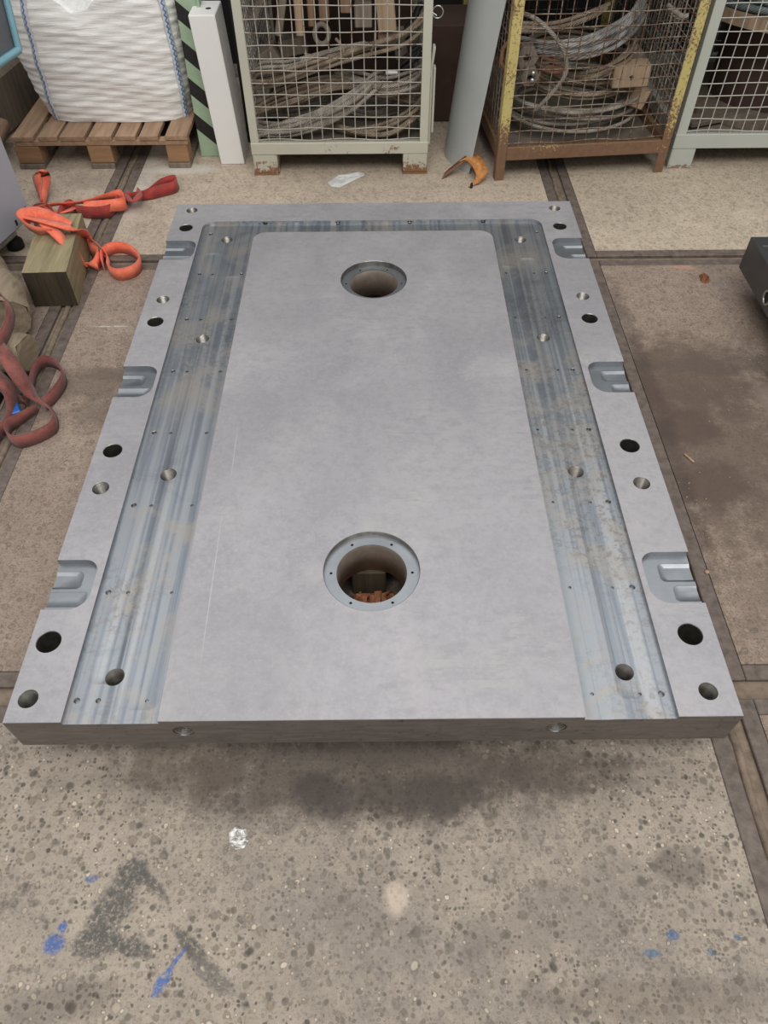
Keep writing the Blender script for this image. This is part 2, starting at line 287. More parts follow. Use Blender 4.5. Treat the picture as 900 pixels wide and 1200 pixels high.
# ---------------------------------------------------------------- mesh helpers
class MB:
    def __init__(s): s.v = []; s.f = []; s.uv = []; s.mi = []; s.sm = []
    def add(s, vs, fs, uvs=None, mi=0, smooth=False):
        b = len(s.v); s.v += [tuple(p) for p in vs]
        for i, f in enumerate(fs):
            s.f.append([b+j for j in f]); s.uv.append(uvs[i] if uvs else [(0, 0)]*len(f)); s.mi.append(mi); s.sm.append(smooth)
    def box(s, c, size, R=None, b=.0, mi=0):
        hx, hy, hz = [d/2 for d in size]; c = Vector(c); R = R or Matrix.Identity(3); b = min(b, hx*.45, hy*.45, hz*.45)
        if b <= 0:
            vs = [c+R@Vector((x*hx, y*hy, z*hz)) for x in (-1, 1) for y in (-1, 1) for z in (-1, 1)]
            s.add(vs, [(0, 1, 3, 2), (4, 6, 7, 5), (0, 4, 5, 1), (2, 3, 7, 6), (0, 2, 6, 4), (1, 5, 7, 3)], mi=mi); return s
        ix = {}; vs = []
        for x in (-1, 1):
            for y in (-1, 1):
                for z in (-1, 1):
                    for a in range(3):
                        ix[(a, x, y, z)] = len(vs)
                        vs.append(c+R@Vector((x*(hx-(0 if a == 0 else b)), y*(hy-(0 if a == 1 else b)), z*(hz-(0 if a == 2 else b)))))
        fs = []
        for t in (-1, 1):
            fs += [[ix[(0, t, p, q)] for p, q in ((-1, -1), (1, -1), (1, 1), (-1, 1))], [ix[(1, p, t, q)] for p, q in ((-1, -1), (1, -1), (1, 1), (-1, 1))], [ix[(2, p, q, t)] for p, q in ((-1, -1), (1, -1), (1, 1), (-1, 1))]]
        for p in (-1, 1):
            for q in (-1, 1):
                fs.append([ix[(0, p, q, -1)], ix[(0, p, q, 1)], ix[(1, p, q, 1)], ix[(1, p, q, -1)]])
                fs.append([ix[(0, p, -1, q)], ix[(0, p, 1, q)], ix[(2, p, 1, q)], ix[(2, p, -1, q)]])
                fs.append([ix[(1, -1, p, q)], ix[(1, 1, p, q)], ix[(2, 1, p, q)], ix[(2, -1, p, q)]])
                for r in (-1, 1): fs.append([ix[(0, p, q, r)], ix[(1, p, q, r)], ix[(2, p, q, r)]])
        s.add(vs, fs, mi=mi); return s
    def bx(s, x0, x1, y0, y1, z0, z1, b=0, mi=0): return s.box(((x0+x1)/2, (y0+y1)/2, (z0+z1)/2), (x1-x0, y1-y0, z1-z0), None, b, mi)
    def tube(s, pts, r, seg=6, mi=0, closed=False, cap=True):
        P = [Vector(p) for p in pts]; n = len(P); T = []
        for i in range(n):
            a = P[(i-1) % n] if closed or i else P[0]; b = P[(i+1) % n] if closed or i < n-1 else P[-1]
            T.append((b-a).normalized())
        N = T[0].orthogonal().normalized(); vs = []; L = [0]
        for i in range(n):
            N = (N-T[i]*N.dot(T[i])).normalized(); B = T[i].cross(N)
            rr = r[i] if isinstance(r, (list, tuple)) else r
            vs += [P[i]+(N*math.cos(2*PI*k/seg)+B*math.sin(2*PI*k/seg))*rr for k in range(seg)]
            if i: L.append(L[-1]+(P[i]-P[i-1]).length)
        if closed: L.append(L[-1]+(P[0]-P[-1]).length)
        fs = []; uv = []
        for i in range(n if closed else n-1):
            j = (i+1) % n
            for k in range(seg):
                q = (k+1) % seg; fs.append((i*seg+k, i*seg+q, j*seg+q, j*seg+k))
                uv.append([(L[i], k/seg), (L[i], (k+1)/seg), (L[i+1], (k+1)/seg), (L[i+1], k/seg)])
        s.add(vs, fs, uv, mi, True)
        if cap and not closed: s.add(vs[:seg], [list(range(seg))[::-1]], mi=mi); s.add(vs[-seg:], [list(range(seg))], mi=mi)
        return s
    def lathe(s, prof, c, seg=24, axis='Z', mi=0, smooth=True, close=False):
        c = Vector(c); vs = []; m = len(prof)
        for k in range(seg):
            a = 2*PI*k/seg
            for (r, z) in prof:
                x, y = r*math.cos(a), r*math.sin(a)
                vs.append(c+(Vector((x, y, z)) if axis == 'Z' else Vector((x, z, y)) if axis == 'Y' else Vector((z, x, y))))
        fs = [(k*m+i, ((k+1) % seg)*m+i, ((k+1) % seg)*m+i+1, k*m+i+1) for k in range(seg) for i in range(m-1)]
        s.add(vs, fs, mi=mi, smooth=smooth)
        if close:
            b = len(s.v)-len(vs)
            for e in (0, m-1):
                s.f.append([b+k*m+e for k in range(seg)]); s.uv.append([(0, 0)]*seg); s.mi.append(mi); s.sm.append(False)
        return s
    def ribbon(s, pts, across, th=.003, mi=0):
        n = len(pts); vs = []; L = [0]
        for i in range(n):
            p, a = Vector(pts[i]), Vector(across[i]); t = (Vector(pts[min(i+1, n-1)])-Vector(pts[max(i-1, 0)])).normalized()
            nn = t.cross(a).normalized()*th/2
            vs += [p-a+nn, p+a+nn, p+a-nn, p-a-nn]
            if i: L.append(L[-1]+(p-Vector(pts[i-1])).length)
        fs = []; uv = []
        for i in range(n-1):
            for k in range(4):
                q = (k+1) % 4; fs.append((i*4+k, i*4+q, i*4+4+q, i*4+4+k))
                v0, v1 = ((0, 1), (1, 1), (1, 0), (0, 0))[k]
                uv.append([(L[i], v0), (L[i], v1), (L[i+1], v1), (L[i+1], v0)])
        s.add(vs, fs, uv, mi, True); s.add(vs[:4], [(3, 2, 1, 0)], mi=mi); s.add(vs[-4:], [(0, 1, 2, 3)], mi=mi); return s
    def prism(s, poly, z0, z1, mi=0):
        n = len(poly); vs = [(x, y, z0) for x, y in poly]+[(x, y, z1) for x, y in poly]
        s.add(vs, [list(range(n))[::-1], list(range(n, 2*n))]+[(i, (i+1) % n, n+(i+1) % n, n+i) for i in range(n)], mi=mi); return s
    def tprism(s, x0, x1, y0, y1, r, z0, z1, tp, mi=0, seg=5):
        lim = .44*min(x1-x0-2*tp, y1-y0-2*tp); r = tuple(min(q, lim) for q in r)
        a = rounded(x0+tp, x1-tp, y0+tp, y1-tp, r, seg); b = rounded(x0, x1, y0, y1, r, seg); c = b; n = len(a)
        zm = z0+(z1-z0)*.45
        vs = [(x, y, z0) for x, y in a]+[(x, y, zm) for x, y in b]+[(x, y, z1) for x, y in c]
        s.add(vs, [list(range(n))[::-1], list(range(2*n, 3*n))]+[(k*n+i, k*n+(i+1) % n, k*n+n+(i+1) % n, k*n+n+i) for k in (0, 1) for i in range(n)], mi=mi); return s
    def mesh(s, name, mats, off=Vector((0, 0, 0)), fix=True, sharp=None):
        me = bpy.data.meshes.new(name); o = Vector(off)
        me.from_pydata([(x-o.x, y-o.y, z-o.z) for x, y, z in s.v], [], s.f)
        for m in (mats if isinstance(mats, (list, tuple)) else [mats]): me.materials.append(M[m] if isinstance(m, str) else m)
        ul = me.uv_layers.new(name='UVMap'); i = 0; flat = []
        for u in s.uv:
            for p in u: flat += [p[0], p[1]]
        ul.data.foreach_set('uv', flat)
        me.polygons.foreach_set('material_index', s.mi); me.polygons.foreach_set('use_smooth', s.sm)
        if fix:
            bm = bmesh.new(); bm.from_mesh(me); bmesh.ops.recalc_face_normals(bm, faces=bm.faces); bm.to_mesh(me); bm.free()
        me.update()
        return me
def obj(name, mb, mats, parent=None, local=False, fix=True):
    off = Vector((0, 0, 0))
    if parent is not None and not local:
        p = parent
        while p is not None: off += p.location; p = p.parent
    me = mb.mesh(name, mats, off, fix); o = bpy.data.objects.new(name, me); C.objects.link(o); o.parent = parent; return o
def thing(name, label, cat, loc=(0, 0, 0), rz=0, group=None):
    o = bpy.data.objects.new(name, None); C.objects.link(o); o.location = loc; o.rotation_euler = (0, 0, rz); o.empty_display_size = .1
    return tag(o, label, cat, group)
def tag(o, label, cat, group=None):
    o['label'] = label; o['category'] = cat
    if group: o['group'] = group
    return o
def single(name, mb, mats, label, cat, group=None, loc=None):
    loc = Vector(loc) if loc is not None else Vector((sum(v[0] for v in mb.v)/len(mb.v), sum(v[1] for v in mb.v)/len(mb.v), min(v[2] for v in mb.v)))
    me = mb.mesh(name, mats, loc); o = bpy.data.objects.new(name, me); C.objects.link(o); o.location = loc; return tag(o, label, cat, group)
def struct(name, mb, mats, parent=None):
    o = obj(name, mb, mats, parent); 
    if parent is None: o['kind'] = 'structure'
    return o
def smooth_path(keys, per=8):          # Catmull-Rom through tuples of any length
    K = [np.array(k, float) for k in keys]; out = []
    for i in range(len(K)-1):
        p0, p1, p2, p3 = K[max(i-1, 0)], K[i], K[i+1], K[min(i+2, len(K)-1)]
        for t in np.linspace(0, 1, per, endpoint=False):
            out.append(.5*((2*p1)+(-p0+p2)*t+(2*p0-5*p1+4*p2-p3)*t*t+(-p0+3*p1-3*p2+p3)*t**3))
    out.append(K[-1]); return out
def rounded(x0, x1, y0, y1, r, seg=8):
    P = []
    for (cx, cy, a0, rr) in ((x1, y1, 0, r[0]), (x0, y1, 90, r[1]), (x0, y0, 180, r[2]), (x1, y0, 270, r[3])):
        sx = -1 if a0 in (0, 270) else 1; sy = -1 if a0 in (0, 90) else 1
        if rr <= 0: P.append((cx, cy)); continue
        for k in range(seg+1):
            a = math.radians(a0+90*k/seg); P.append((cx+sx*rr+rr*math.cos(a), cy+sy*rr+rr*math.sin(a)))
    return P

# ---------------------------------------------------------------- floor of steel-edged concrete slabs
ground = MB().bx(-4.2, 4.4, -1.6, 6.2, -.14, -.012)
floor = struct('floor', ground, 'joint_dirt')
cols = [(-3.19, -1.222), (-1.176, .797), (.845, 2.82)]; rows = [(-1.2, .772), (.822, 2.685), (2.715, 4.66)]
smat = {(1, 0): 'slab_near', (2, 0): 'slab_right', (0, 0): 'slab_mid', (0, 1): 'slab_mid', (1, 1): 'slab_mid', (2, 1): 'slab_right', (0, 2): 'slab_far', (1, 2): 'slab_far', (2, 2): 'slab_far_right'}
AW = .042
for i, (x0, x1) in enumerate(cols):
    for j, (y0, y1) in enumerate(rows):
        s = MB().bx(x0+AW, x1-AW, y0+AW, y1-AW, -.11, 0)
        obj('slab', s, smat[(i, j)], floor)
        for (a0, a1, b0, b1) in ((x0, x0+AW-.0015, y0, y1), (x1-AW+.0015, x1, y0, y1), (x0+AW, x1-AW, y0, y0+AW-.0015), (x0+AW, x1-AW, y1-AW+.0015, y1)):
            obj('edge_angle', MB().bx(a0, a1, b0, b1, -.11, .0005, .002), 'angle_iron', floor)
# raised ridge of dirt in the long joints
for xc in (-1.199, .821):
    P = [(xc+random.uniform(-.004, .004), y, -.012+random.uniform(-.001, .002)) for y in np.arange(-.3, 4.7, .08)]
    if xc < 0: obj('joint_filling', MB().tube(P, .012, 6), 'joint_dirt', floor)
    else: obj('joint_filling', MB().tube([(x-.008, y, z) for x, y, z in P], .010, 6), 'joint_dirt', floor)
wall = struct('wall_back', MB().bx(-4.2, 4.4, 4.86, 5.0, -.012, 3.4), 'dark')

# ---------------------------------------------------------------- machined steel plate
ZP, ZB = .22, .099; G = .011
hp = CH-ZP
PX0, PX1, PY0, PY1 = -.549*hp, .5158*hp, .4418*hp, (.4418+1.4779)*hp
T = lambda x, y: at(x, y, ZP)
body = MB(); ch = .006
ring = lambda ins, z: [(PX0+ins, PY0+ins, z), (PX1-ins, PY0+ins, z), (PX1-ins, PY1-ins, z), (PX0+ins, PY1-ins, z)]
vs = ring(ch, ZB)+ring(0, ZB+ch)+ring(0, ZP-.0012)+ring(.0012, ZP)
body.add(vs, [(3, 2, 1, 0)], mi=1); body.add(vs, [(12, 13, 14, 15)], mi=0)
for L0 in (0, 4): body.add(vs, [(L0+i, L0+(i+1) % 4, L0+4+(i+1) % 4, L0+4+i) for i in range(4)], mi=1)
body.add(vs, [(8+i, 8+(i+1) % 4, 12+(i+1) % 4, 12+i) for i in range(4)], mi=0)
# (vertices are shared through a merge below)
MATS = ['top', 'side', 'groove', 'bore', 'pocket', 'borewall']
def weld(mb, name):
    me = mb.mesh(name, MATS, (0, 0, 0), False); bm = bmesh.new(); bm.from_mesh(me)
    bmesh.ops.remove_doubles(bm, verts=bm.verts, dist=1e-6); bmesh.ops.recalc_face_normals(bm, faces=bm.faces); bm.to_mesh(me); bm.free()
    return me
plate = thing('machined_plate', 'large grey machined steel plate with U-shaped milled channel and two round bores', 'steel plate', ((PX0+PX1)/2, (PY0+PY1)/2, ZB))
pb = bpy.data.objects.new('plate_body', weld(body, 'plate_body')); C.objects.link(pb)
cutters = []
def cut(mb):
    o = bpy.data.objects.new('cutter', weld(mb, 'cutter')); C.objects.link(o); cutters.append(o)
    m = pb.modifiers.new('b', 'BOOLEAN'); m.operation = 'DIFFERENCE'; m.object = o; m.solver = 'EXACT'; m.material_mode = 'TRANSFER'; m.use_self = True
TOPZ = ZP+.02
gxl0, gxl1, gxr0, gxr1 = -.665, -.467, .412, .604
gyt = at(440, 258, ZP).y; iyt = at(440, 271, ZP).y
outer = rounded(gxl0, gxr1, PY0-.05, gyt, (.045, .045, 0, 0))
inner = rounded(gxl1, gxr0, PY0-.05, iyt, (.05, .05, 0, 0))
# U polygon: outer ring from near right up and round to near left, back along the island
o_pts = [(gxr1, PY0-.05)]+outer[:18]+[(gxl0, PY0-.05)]
i_pts = [(gxl1, PY0-.05)]+inner[:18][::-1]+[(gxr0, PY0-.05)]
cut(MB().prism(o_pts+i_pts, ZP-G, TOPZ, 2))
# shallow cutter passes left in the channel floor
st = MB()
for (a, b, y0, y1, d) in ((.15, .47, PY0+.09, gyt-.20, .0024), (.60, .96, PY0+.03, gyt-.35, .0018)):
    st.tprism(gxl0+(gxl1-gxl0)*a, gxl0+(gxl1-gxl0)*b, y0, y1, (.02,)*4, ZP-G-d, ZP-G+.0015, .010, 2)
for (a, b, y0, y1, d) in ((.03, .33, PY0-.05, gyt-.30, .0018), (.42, .72, PY0+.045, gyt-.25, .0024)):
    st.tprism(gxr0+(gxr1-gxr0)*a, gxr0+(gxr1-gxr0)*b, y0, y1, (.02,)*4, ZP-G-d, ZP-G+.0015, .010, 2)
cut(st)
# side pockets, open at the plate's edges
pk = MB(); pk2 = MB(); D = .017
for (xi, ya, yb, side) in ((228, 282, 304, -1), (181, 429, 465, -1), (109, 656, 714, -1), (649, 279, 303, 1), (692, 424, 460, 1), (757, 647, 707, 1)):
    x_i = at(xi, (ya+yb)/2, ZP).x; y1 = at(xi, ya, ZP).y; y0 = at(xi, yb, ZP).y
    if side < 0: pk.prism(rounded(PX0-.05, x_i, y0, y1, (.035, 0, 0, .045)), ZP-D, TOPZ, 4)
    else: pk.prism(rounded(x_i, PX1+.05, y0, y1, (0, .035, .045, 0)), ZP-D, TOPZ, 4)
    h = y1-y0; w_ = abs(x_i-(PX0 if side < 0 else PX1))
    e = PX0-.05 if side < 0 else PX1+.05
    s0, s1 = (min(e, x_i+side*w_*.34), max(e, x_i+side*w_*.34))
    r4 = (.028, 0, 0, .012) if side < 0 else (0, .012, .012, 0)
    pk2.tprism(s0, s1, y0+h*.48, y0+h*.84, r4, ZP-D-.006, ZP-D+.005, .009, 4)
    if side < 0: pk2.tprism(min(e, x_i-w_*.14), max(e, x_i-w_*.14), y0+h*.12, y0+h*.42, (.012, 0, 0, .02), ZP-D-.005, ZP-D+.004, .014, 4)
    else: pk2.tprism(min(e, x_i+w_*.52), max(e, x_i+w_*.52), y0+h*.10, y0+h*.40, (0, .012, .02, 0), ZP-D-.005, ZP-D+.004, .010, 4)
cut(pk); cut(pk2)
# holes
H = MB(); threads = []
def hole(px, py, rpx, z, deep=None, ch=.0015, mi=3, seg=28, thread=False):
    c = at(px, py, z); r = rpx*depth(c)/F_PX; zb = (ZB-.02) if deep is None else z-deep
    prof = [(r+ch+.012, z+.012), (r+ch, z), (r, z-ch), (r, zb)] if z > ZP-.001 else [(r+ch+.006, z+.006), (r+ch, z), (r, z-ch), (r, zb)]
    H.lathe(prof, (c.x, c.y, 0), seg, 'Z', mi, True, True)
    if thread: threads.append((c.x, c.y, z, r))
for (x, y, r) in ((57, 752, 14), (132, 528, 10.7), (182, 377, 9), (218, 267, 7.5), (809, 743, 14), (738, 522, 11), (691, 373, 9), (656, 265, 7.5)): hole(x, y, r, ZP)
for (x, y, r) in ((33, 819, 11), (118, 572, 9.2), (191, 351, 7), (225, 246.5, 6), (830, 810, 10.5), (752, 566, 9.2), (683, 347, 7), (650, 244, 6)): hole(x, y, r, ZP, thread=True)
GZ = ZP-G
for (x, y, r) in ((134, 793, 11), (197, 556, 9.3), (237, 397, 7.5), (266, 281, 6), (732, 787, 11), (675, 552, 9.3), (637, 395, 7.5), (610, 281, 6)): hole(x, y, r, GZ, thread=True)
small = [(90, 821, 3.2), (115, 821, 2.6), (172, 821, 2.4), (127, 694, 3), (150, 694, 2.3), (201, 694, 2), (157, 592, 3), (177, 592, 2.2), (225, 592, 2.1), (181, 507, 2.6), (200, 507, 2), (242, 507, 2.1), (203, 435, 2.4), (219, 435, 2), (258, 435, 2),
         (219, 374, 2.2), (235, 374, 1.8), (271, 374, 1.8), (234, 321, 2), (249, 321, 1.7), (283, 321, 1.7), (247, 274.5, 2), (694, 813, 2.4), (750, 813, 2.3), (775, 813, 3.3), (668, 688, 2), (718, 688, 1.8), (741, 688, 3), (648, 588, 1.8), (692, 588, 1.7), (713, 588, 2.7),
         (630, 503, 1.8), (671, 503, 1.6), (690, 503, 2.5), (617, 433, 1.7), (654, 433, 1.6), (671, 433, 2.2), (604, 371.5, 1.6), (639, 371.5, 1.5), (655, 371.5, 2.1), (593, 319.5, 1.5), (626, 319.5, 1.5), (640, 319.5, 1.9), (629, 272, 1.8),
         (311, 262.5, 1.7), (396, 262.3, 1.7), (480, 261.5, 1.7), (566, 260.5, 1.7)]
for (x, y, r) in small: hole(x, y, r, GZ, .007, .0012, 3, 12)
# two central bores with stepped seats
bores = []
for (x, y, ro, ri, sd) in ((438, 327, 38.5, 27.5, .018), (435.5, 667.5, 56.5, 40.5, .014)):
    c = T(x, y); k = depth(c)/F_PX; R, r = ro*k, ri*k*1.03
    H.lathe([(R+.013, ZP+.012), (R+.001, ZP), (R, ZP-.001), (R, ZP-sd)], (c.x, c.y, 0), 64, 'Z', 3, True, True) if False else None
    H.lathe([(R+.013, ZP+.012), (R+.001, ZP), (R, ZP-.001), (R, ZP-sd), (r, ZP-sd), (r, ZB-.02)], (c.x, c.y, 0), 64, 'Z', 3, True, True)
    bores.append((c.x, c.y, R, r, sd))
cut(H)
H2 = MB()
for (x, y, R, r, sd) in bores:
    for q in range(6):
        a = PI/6*0+PI/3*q; rr = (R*.42+r*.58); H2.lathe([(.0042, ZP-sd+.004), (.0034, ZP-sd-.001), (.0034, ZP-sd-.012)], (x+rr*math.cos(a), y+rr*math.sin(a), 0), 10, 'Z', 3, True, True)
for (x, y) in ((215, 857), (652, 852.5)):
    c = at_y(x, y, PY0); H2.lathe([(.0245, -.01), (.022, .0012), (.022, .06)], (c.x, PY0, c.z), 28, 'Y', 3, True, True); threads.append((c.x, c.z, None, .022))
cut(H2)
dg = bpy.context.evaluated_depsgraph_get(); dg.update()
me = bpy.data.meshes.new_from_object(pb.evaluated_get(dg)); me.name = 'plate_body'
pb.modifiers.clear(); pb.data = me
for o in cutters:
    m_ = o.data; bpy.data.objects.remove(o); bpy.data.meshes.remove(m_)
me.transform(Matrix.Translation(-plate.location)); pb.parent = plate
for p in me.polygons:
    p.use_smooth = True
    if p.material_index == 3 and abs(p.normal.z) > .9: p.material_index = 4
me.set_sharp_from_angle(angle=math.radians(25))
print('plate faces', len(me.polygons), 'mats', [m.name for m in me.materials])
for (x, y, z, r) in threads:
    prof = []; n = 14 if z is not None else 10
    vert = z is None
    for i in range(n):
        d = .003+i*.0042; prof += [(r*.998, -d if not vert else d), (r*.90, (-d-.0021) if not vert else d+.0021)]
    prof.append((r*1.0, prof[-1][1]+(.0016 if vert else -.0016)))
    mb = MB()
    if not vert: mb.lathe(prof, (x, y, z), 28, 'Z', 0, False)
    else: mb.lathe(prof, (x, PY0, y), 28, 'Y', 0, False)
    obj('screw_thread', mb, 'thread', pb)

# bore walls read darker and rustier: liner ring in each bore
for (x, y, R, r, sd) in bores:
    obj('bore_liner', MB().lathe([(r+.0005, ZP-sd-.0005), (r-.0012, ZP-sd-.003), (r-.0012, ZB+.002), (r+.0005, ZB+.002)], (x, y, 0), 64), 'borewall', pb)

# timbers the plate rests on
def timber(x0, x1, y0, y1, label, mat='wood_mossy', z1=ZB, rz=0, name='support_timber', group=None):
    c = Vector(((x0+x1)/2, (y0+y1)/2, z1/2)); mb = MB().box(c, (x1-x0, y1-y0, z1), Matrix.Rotation(rz, 3, 'Z'), .004)
    return single(name, mb, mat, label, 'timber', group)
a = at(667, 868, ZB); b = at(727, 868, ZB)
timber(a.x, b.x, PY0+.105, PY0+.6, 'dark timber bearer under the near right edge of the steel plate', 'wood_dark')
timber(-.64, -.56, PY0+.115, PY0+.6, 'brown timber bearer under the near left edge of the steel plate', 'wood_grey')
timber(-.62, -.5, 2.1, 2.6, 'timber bearer hidden under the far left part of the steel plate', 'wood_grey')
timber(.44, .56, 2.1, 2.6, 'timber bearer hidden under the far right part of the steel plate', 'wood_grey')
bx_, by_, R_, r_, sd_ = bores[1]
timber(bx_-.055, bx_+.035, by_+.075, by_+.17, 'dark timber standing under the near round bore', 'wood_dark')
mb = MB()
for i in range(7):
    xx = bx_-.045+i*.014+random.uniform(-.004, .004); P = [(xx, by_-.02+random.uniform(-.01, .01), .030), (xx+random.uniform(-.01, .015), by_+.03+random.uniform(-.01, .012), random.uniform(.035, .06)), (xx+.012, by_+random.uniform(.045, .07), .025)]
    mb.tube(P, [.009, random.uniform(.008, .014), .003], 4)
mb.bx(bx_-.05, bx_+.06, by_-.02, by_+.06, 0, .034, .006)
single('splintered_wood', mb, 'wood_fresh', 'splintered orange-brown wood seen down the near round bore', 'wood')

# second plate, at the right margin
RX = 1.352; RZ0, RZ1 = .098, .222
rp = thing('dark_steel_block', 'dark steel plate on wood at the right margin of the photo', 'steel plate', (1.9, 1.5, RZ0))
mb = MB().bx(RX, 2.5, .62, 2.47, RZ0, RZ1, .002)
o = obj('block_body', mb, 'top', rp); o.data.materials.clear(); o.data.materials.append(simple('dark_steel', srgb(92, 92, 94), .4, .7, .12, 10, .15)); 
c = None
hy = at_y(899, 347, 2.25)
def on_x(x, y, X):
    d = CF+CR*((x-450)/F_PX)+CU*((600-y)/F_PX); return Vector((0, 0, CH))+d*(X/d.x)
c = on_x(899, 349, RX)
obj('bolt_hole', MB().lathe([(.026, -.0005), (.024, -.0012), (.017, .0), (.012, .0002), (.0, .0003)], (RX-.0008, c.y, c.z), 24, 'X'), 'black', rp)
obj('hole_bush', MB().lathe([(.027, 0), (.027, -.004), (.020, -.004), (.020, 0)], (RX, c.y, c.z), 24, 'X'), 'zinc', rp)
c = at(899, 288.5, RZ1); obj('scribe_mark', MB().bx(c.x-.015, c.x+.02, c.y-.004, c.y+.004, RZ1-.0005, RZ1+.0008), 'zinc', rp)
for (y0, y1, nm) in ((1.78, 2.02, 'splintered bark-covered timber under the dark steel plate at the right margin'), (.75, .95, 'timber under the near end of the dark steel plate')):
    mb = MB(); mb.bx(RX+.05, 2.3, y0, y1, 0, RZ0-.012, .01)
    for i in range(16):
        yy = y0+(y1-y0)*i/15; mb.tube([(RX+.055+random.uniform(-.035, .0), yy, random.uniform(.012, .05)), (RX+.13, yy+random.uniform(-.01, .01), .06)], [.007, .016], 5)
    single('bark_timber', mb, 'wood_fresh', nm, 'timber')

# ---------------------------------------------------------------- mesh crates
def crate(name, label, X, Y, rz, W, Dp, Ht, frame, wire, feet, pw, z0, z1, cell, px=0, skip_side=(), post_floor=False, ncut=0):
    t = thing(name, label, 'crate', (X, Y, 0), rz)      # local origin: front left corner on the floor
    for (x, y) in ((0, 0), (W-pw, 0), (0, Dp-pw), (W-pw, Dp-pw)):
        mb = MB(); zb = 0 if post_floor else z0
        sx = 1 if x == 0 else -1; xo = x if sx > 0 else x+pw; yo = y if y == 0 else y+pw; sy = 1 if y == 0 else -1
        mb.bx(min(xo, xo+sx*pw), max(xo, xo+sx*pw), min(yo, yo+sy*.005), max(yo, yo+sy*.005), zb, Ht, .001)
        mb.bx(min(xo, xo+sx*.005), max(xo, xo+sx*.005), min(yo+sy*.005, yo+sy*pw), max(yo+sy*.005, yo+sy*pw), zb, Ht, .001)
        obj('corner_post', mb, frame, t, True)
        if feet:
            fw = .112; x_ = 0 if x == 0 else W-fw; y_ = 0 if y == 0 else Dp-fw
            obj('foot', MB().bx(x_, x_+fw, y_, y_+fw, .006, z0, .004).bx(x_-.003, x_+fw+.003, y_-.003, y_+fw+.003, 0, .007, .001), frame, t, True)
    for (y) in (.001, Dp-.031): 
        obj('bottom_rail', MB().bx(pw if post_floor else -.002, W-pw if post_floor else W+.002, y-.004, y+.03, z0, z1, .002), frame, t, True)
        obj('top_rail', MB().bx(pw, W-pw, y+.003, y+.027, Ht-.03, Ht, .002), frame, t, True)
    for x in (.001, W-.031):
        obj('side_rail', MB().bx(x, x+.03, pw, Dp-pw, z0, z1, .002), frame, t, True)
        obj('top_rail', MB().bx(x, x+.03, pw, Dp-pw, Ht-.03, Ht, .002), frame, t, True)
    obj('added_shade_lid', MB().bx(.006, W-.006, .006, Dp-.006, Ht, Ht+.018, .002), 'wood_dark', t, True)  # added lid, out of view, keeps the crate's inside dark
    obj('floor_panel', MB().bx(.032, W-.032, .032, Dp-.032, z0+.012, z0+.02), 'floorpan', t, True)
    def panel(nm, P, U, lu, zt, cells, r=.0023):
        mb = MB(); P = Vector(P); U = Vector(U); n = int(round(lu/cells)); N = Vector((-U.y, U.x, 0))
        ph = random.random()*9
        for i in range(1, n):
            u = lu*i/n+random.uniform(-.001, .001)
            mb.tube([P+U*(u+.0012*math.sin(ph+z*9+i))+Vector((0, 0, z)) for z in np.linspace(z1-.006, zt, 7)], r, 5, cap=False)
        m = int((zt-z1)/cells)
        for j in range(0, m+1):
            z = z1+.012+j*cells; wob = .0018 if j > 1 else .004
            mb.tube([P+U*(lu*k/16)+N*-(.004)+Vector((0, 0, z+wob*math.sin(ph*j+k*.9)+random.uniform(-.0006, .0006))) for k in range(17)], r, 5, cap=False)
        o = obj(nm, mb, wire, t, True, fix=False); return o
    panel('front_mesh', (pw, .012, 0), (1, 0, 0), W-2*pw, Ht-.03, cell)
    panel('back_mesh', (pw, Dp-.016, 0), (1, 0, 0), W-2*pw, Ht-.03, cell)
    panel('side_mesh', (.012, pw, 0), (0, 1, 0), Dp-2*pw, Ht-.03, cell)
    panel('side_mesh', (W-.012, pw, 0), (0, 1, 0), Dp-2*pw, Ht-.03, cell)
    return t
mc = crate('mesh_crate', 'cream painted steel mesh crate in the middle, full of wire ropes and wood blocks', -.588, 3.436, 0, .808, 1.1, .98, 'crate_cream', 'wire', True, .037, .095, .146, .0475)
yc = crate('mesh_crate', 'rusty yellow steel mesh crate holding coiled wire ropes', .533, 3.360, math.radians(5.0), .80, 1.1, .98, 'crate_yellow', 'wire_brown', False, .042, .092, .150, .05, post_floor=True)
gc = crate('mesh_crate', 'pale grey-green mesh crate at the right margin with cable drum', 1.364, 3.470, 0, 1.2, 1.0, .98, 'crate_grey', 'wire_grey', True, .044, .092, .155, .05)
# latch hardware on the middle crate's right side
mb = MB(); c = at_y(513, 14, 3.5); rr = .022
mb.tube([(c.x+rr*math.cos(a), c.y, c.z+rr*math.sin(a)) for a in np.linspace(0, 2*PI, 24, endpoint=False)], .0028, 6, closed=True)
mb.tube([(c.x-.024, c.y, c.z), (c.x-.004, c.y-.004, c.z-.012)], .003, 6)
o = obj('latch_ring', mb, 'zinc', mc); 
mb = MB(); mb.bx(.2225, .232, 3.47, 3.50, .12, .47, .002).bx(.236, .247, 3.50, 3.54, .16, .43, .002); mb.box((.228, 3.49, .46), (.012, .045, .12), Matrix.Rotation(.12, 3, 'Y'), .003)
obj('side_latch_bar', mb, 'crate_cream', mc)
# lever on the yellow crate
L = [at_y(599, 46, 3.42), at_y(590, 56, 3.42), at_y(587, 72, 3.42), at_y(592, 82, 3.42), at_y(598, 80, 3.42)]
mb = MB().tube(L, .009, 6); t_inv = yc
o = obj('latch_lever', mb, 'rust', None); o.parent = yc; o.matrix_parent_inverse = (Matrix.Translation(yc.location)@Matrix.Rotation(yc.rotation_euler.z, 4, 'Z')).inverted()

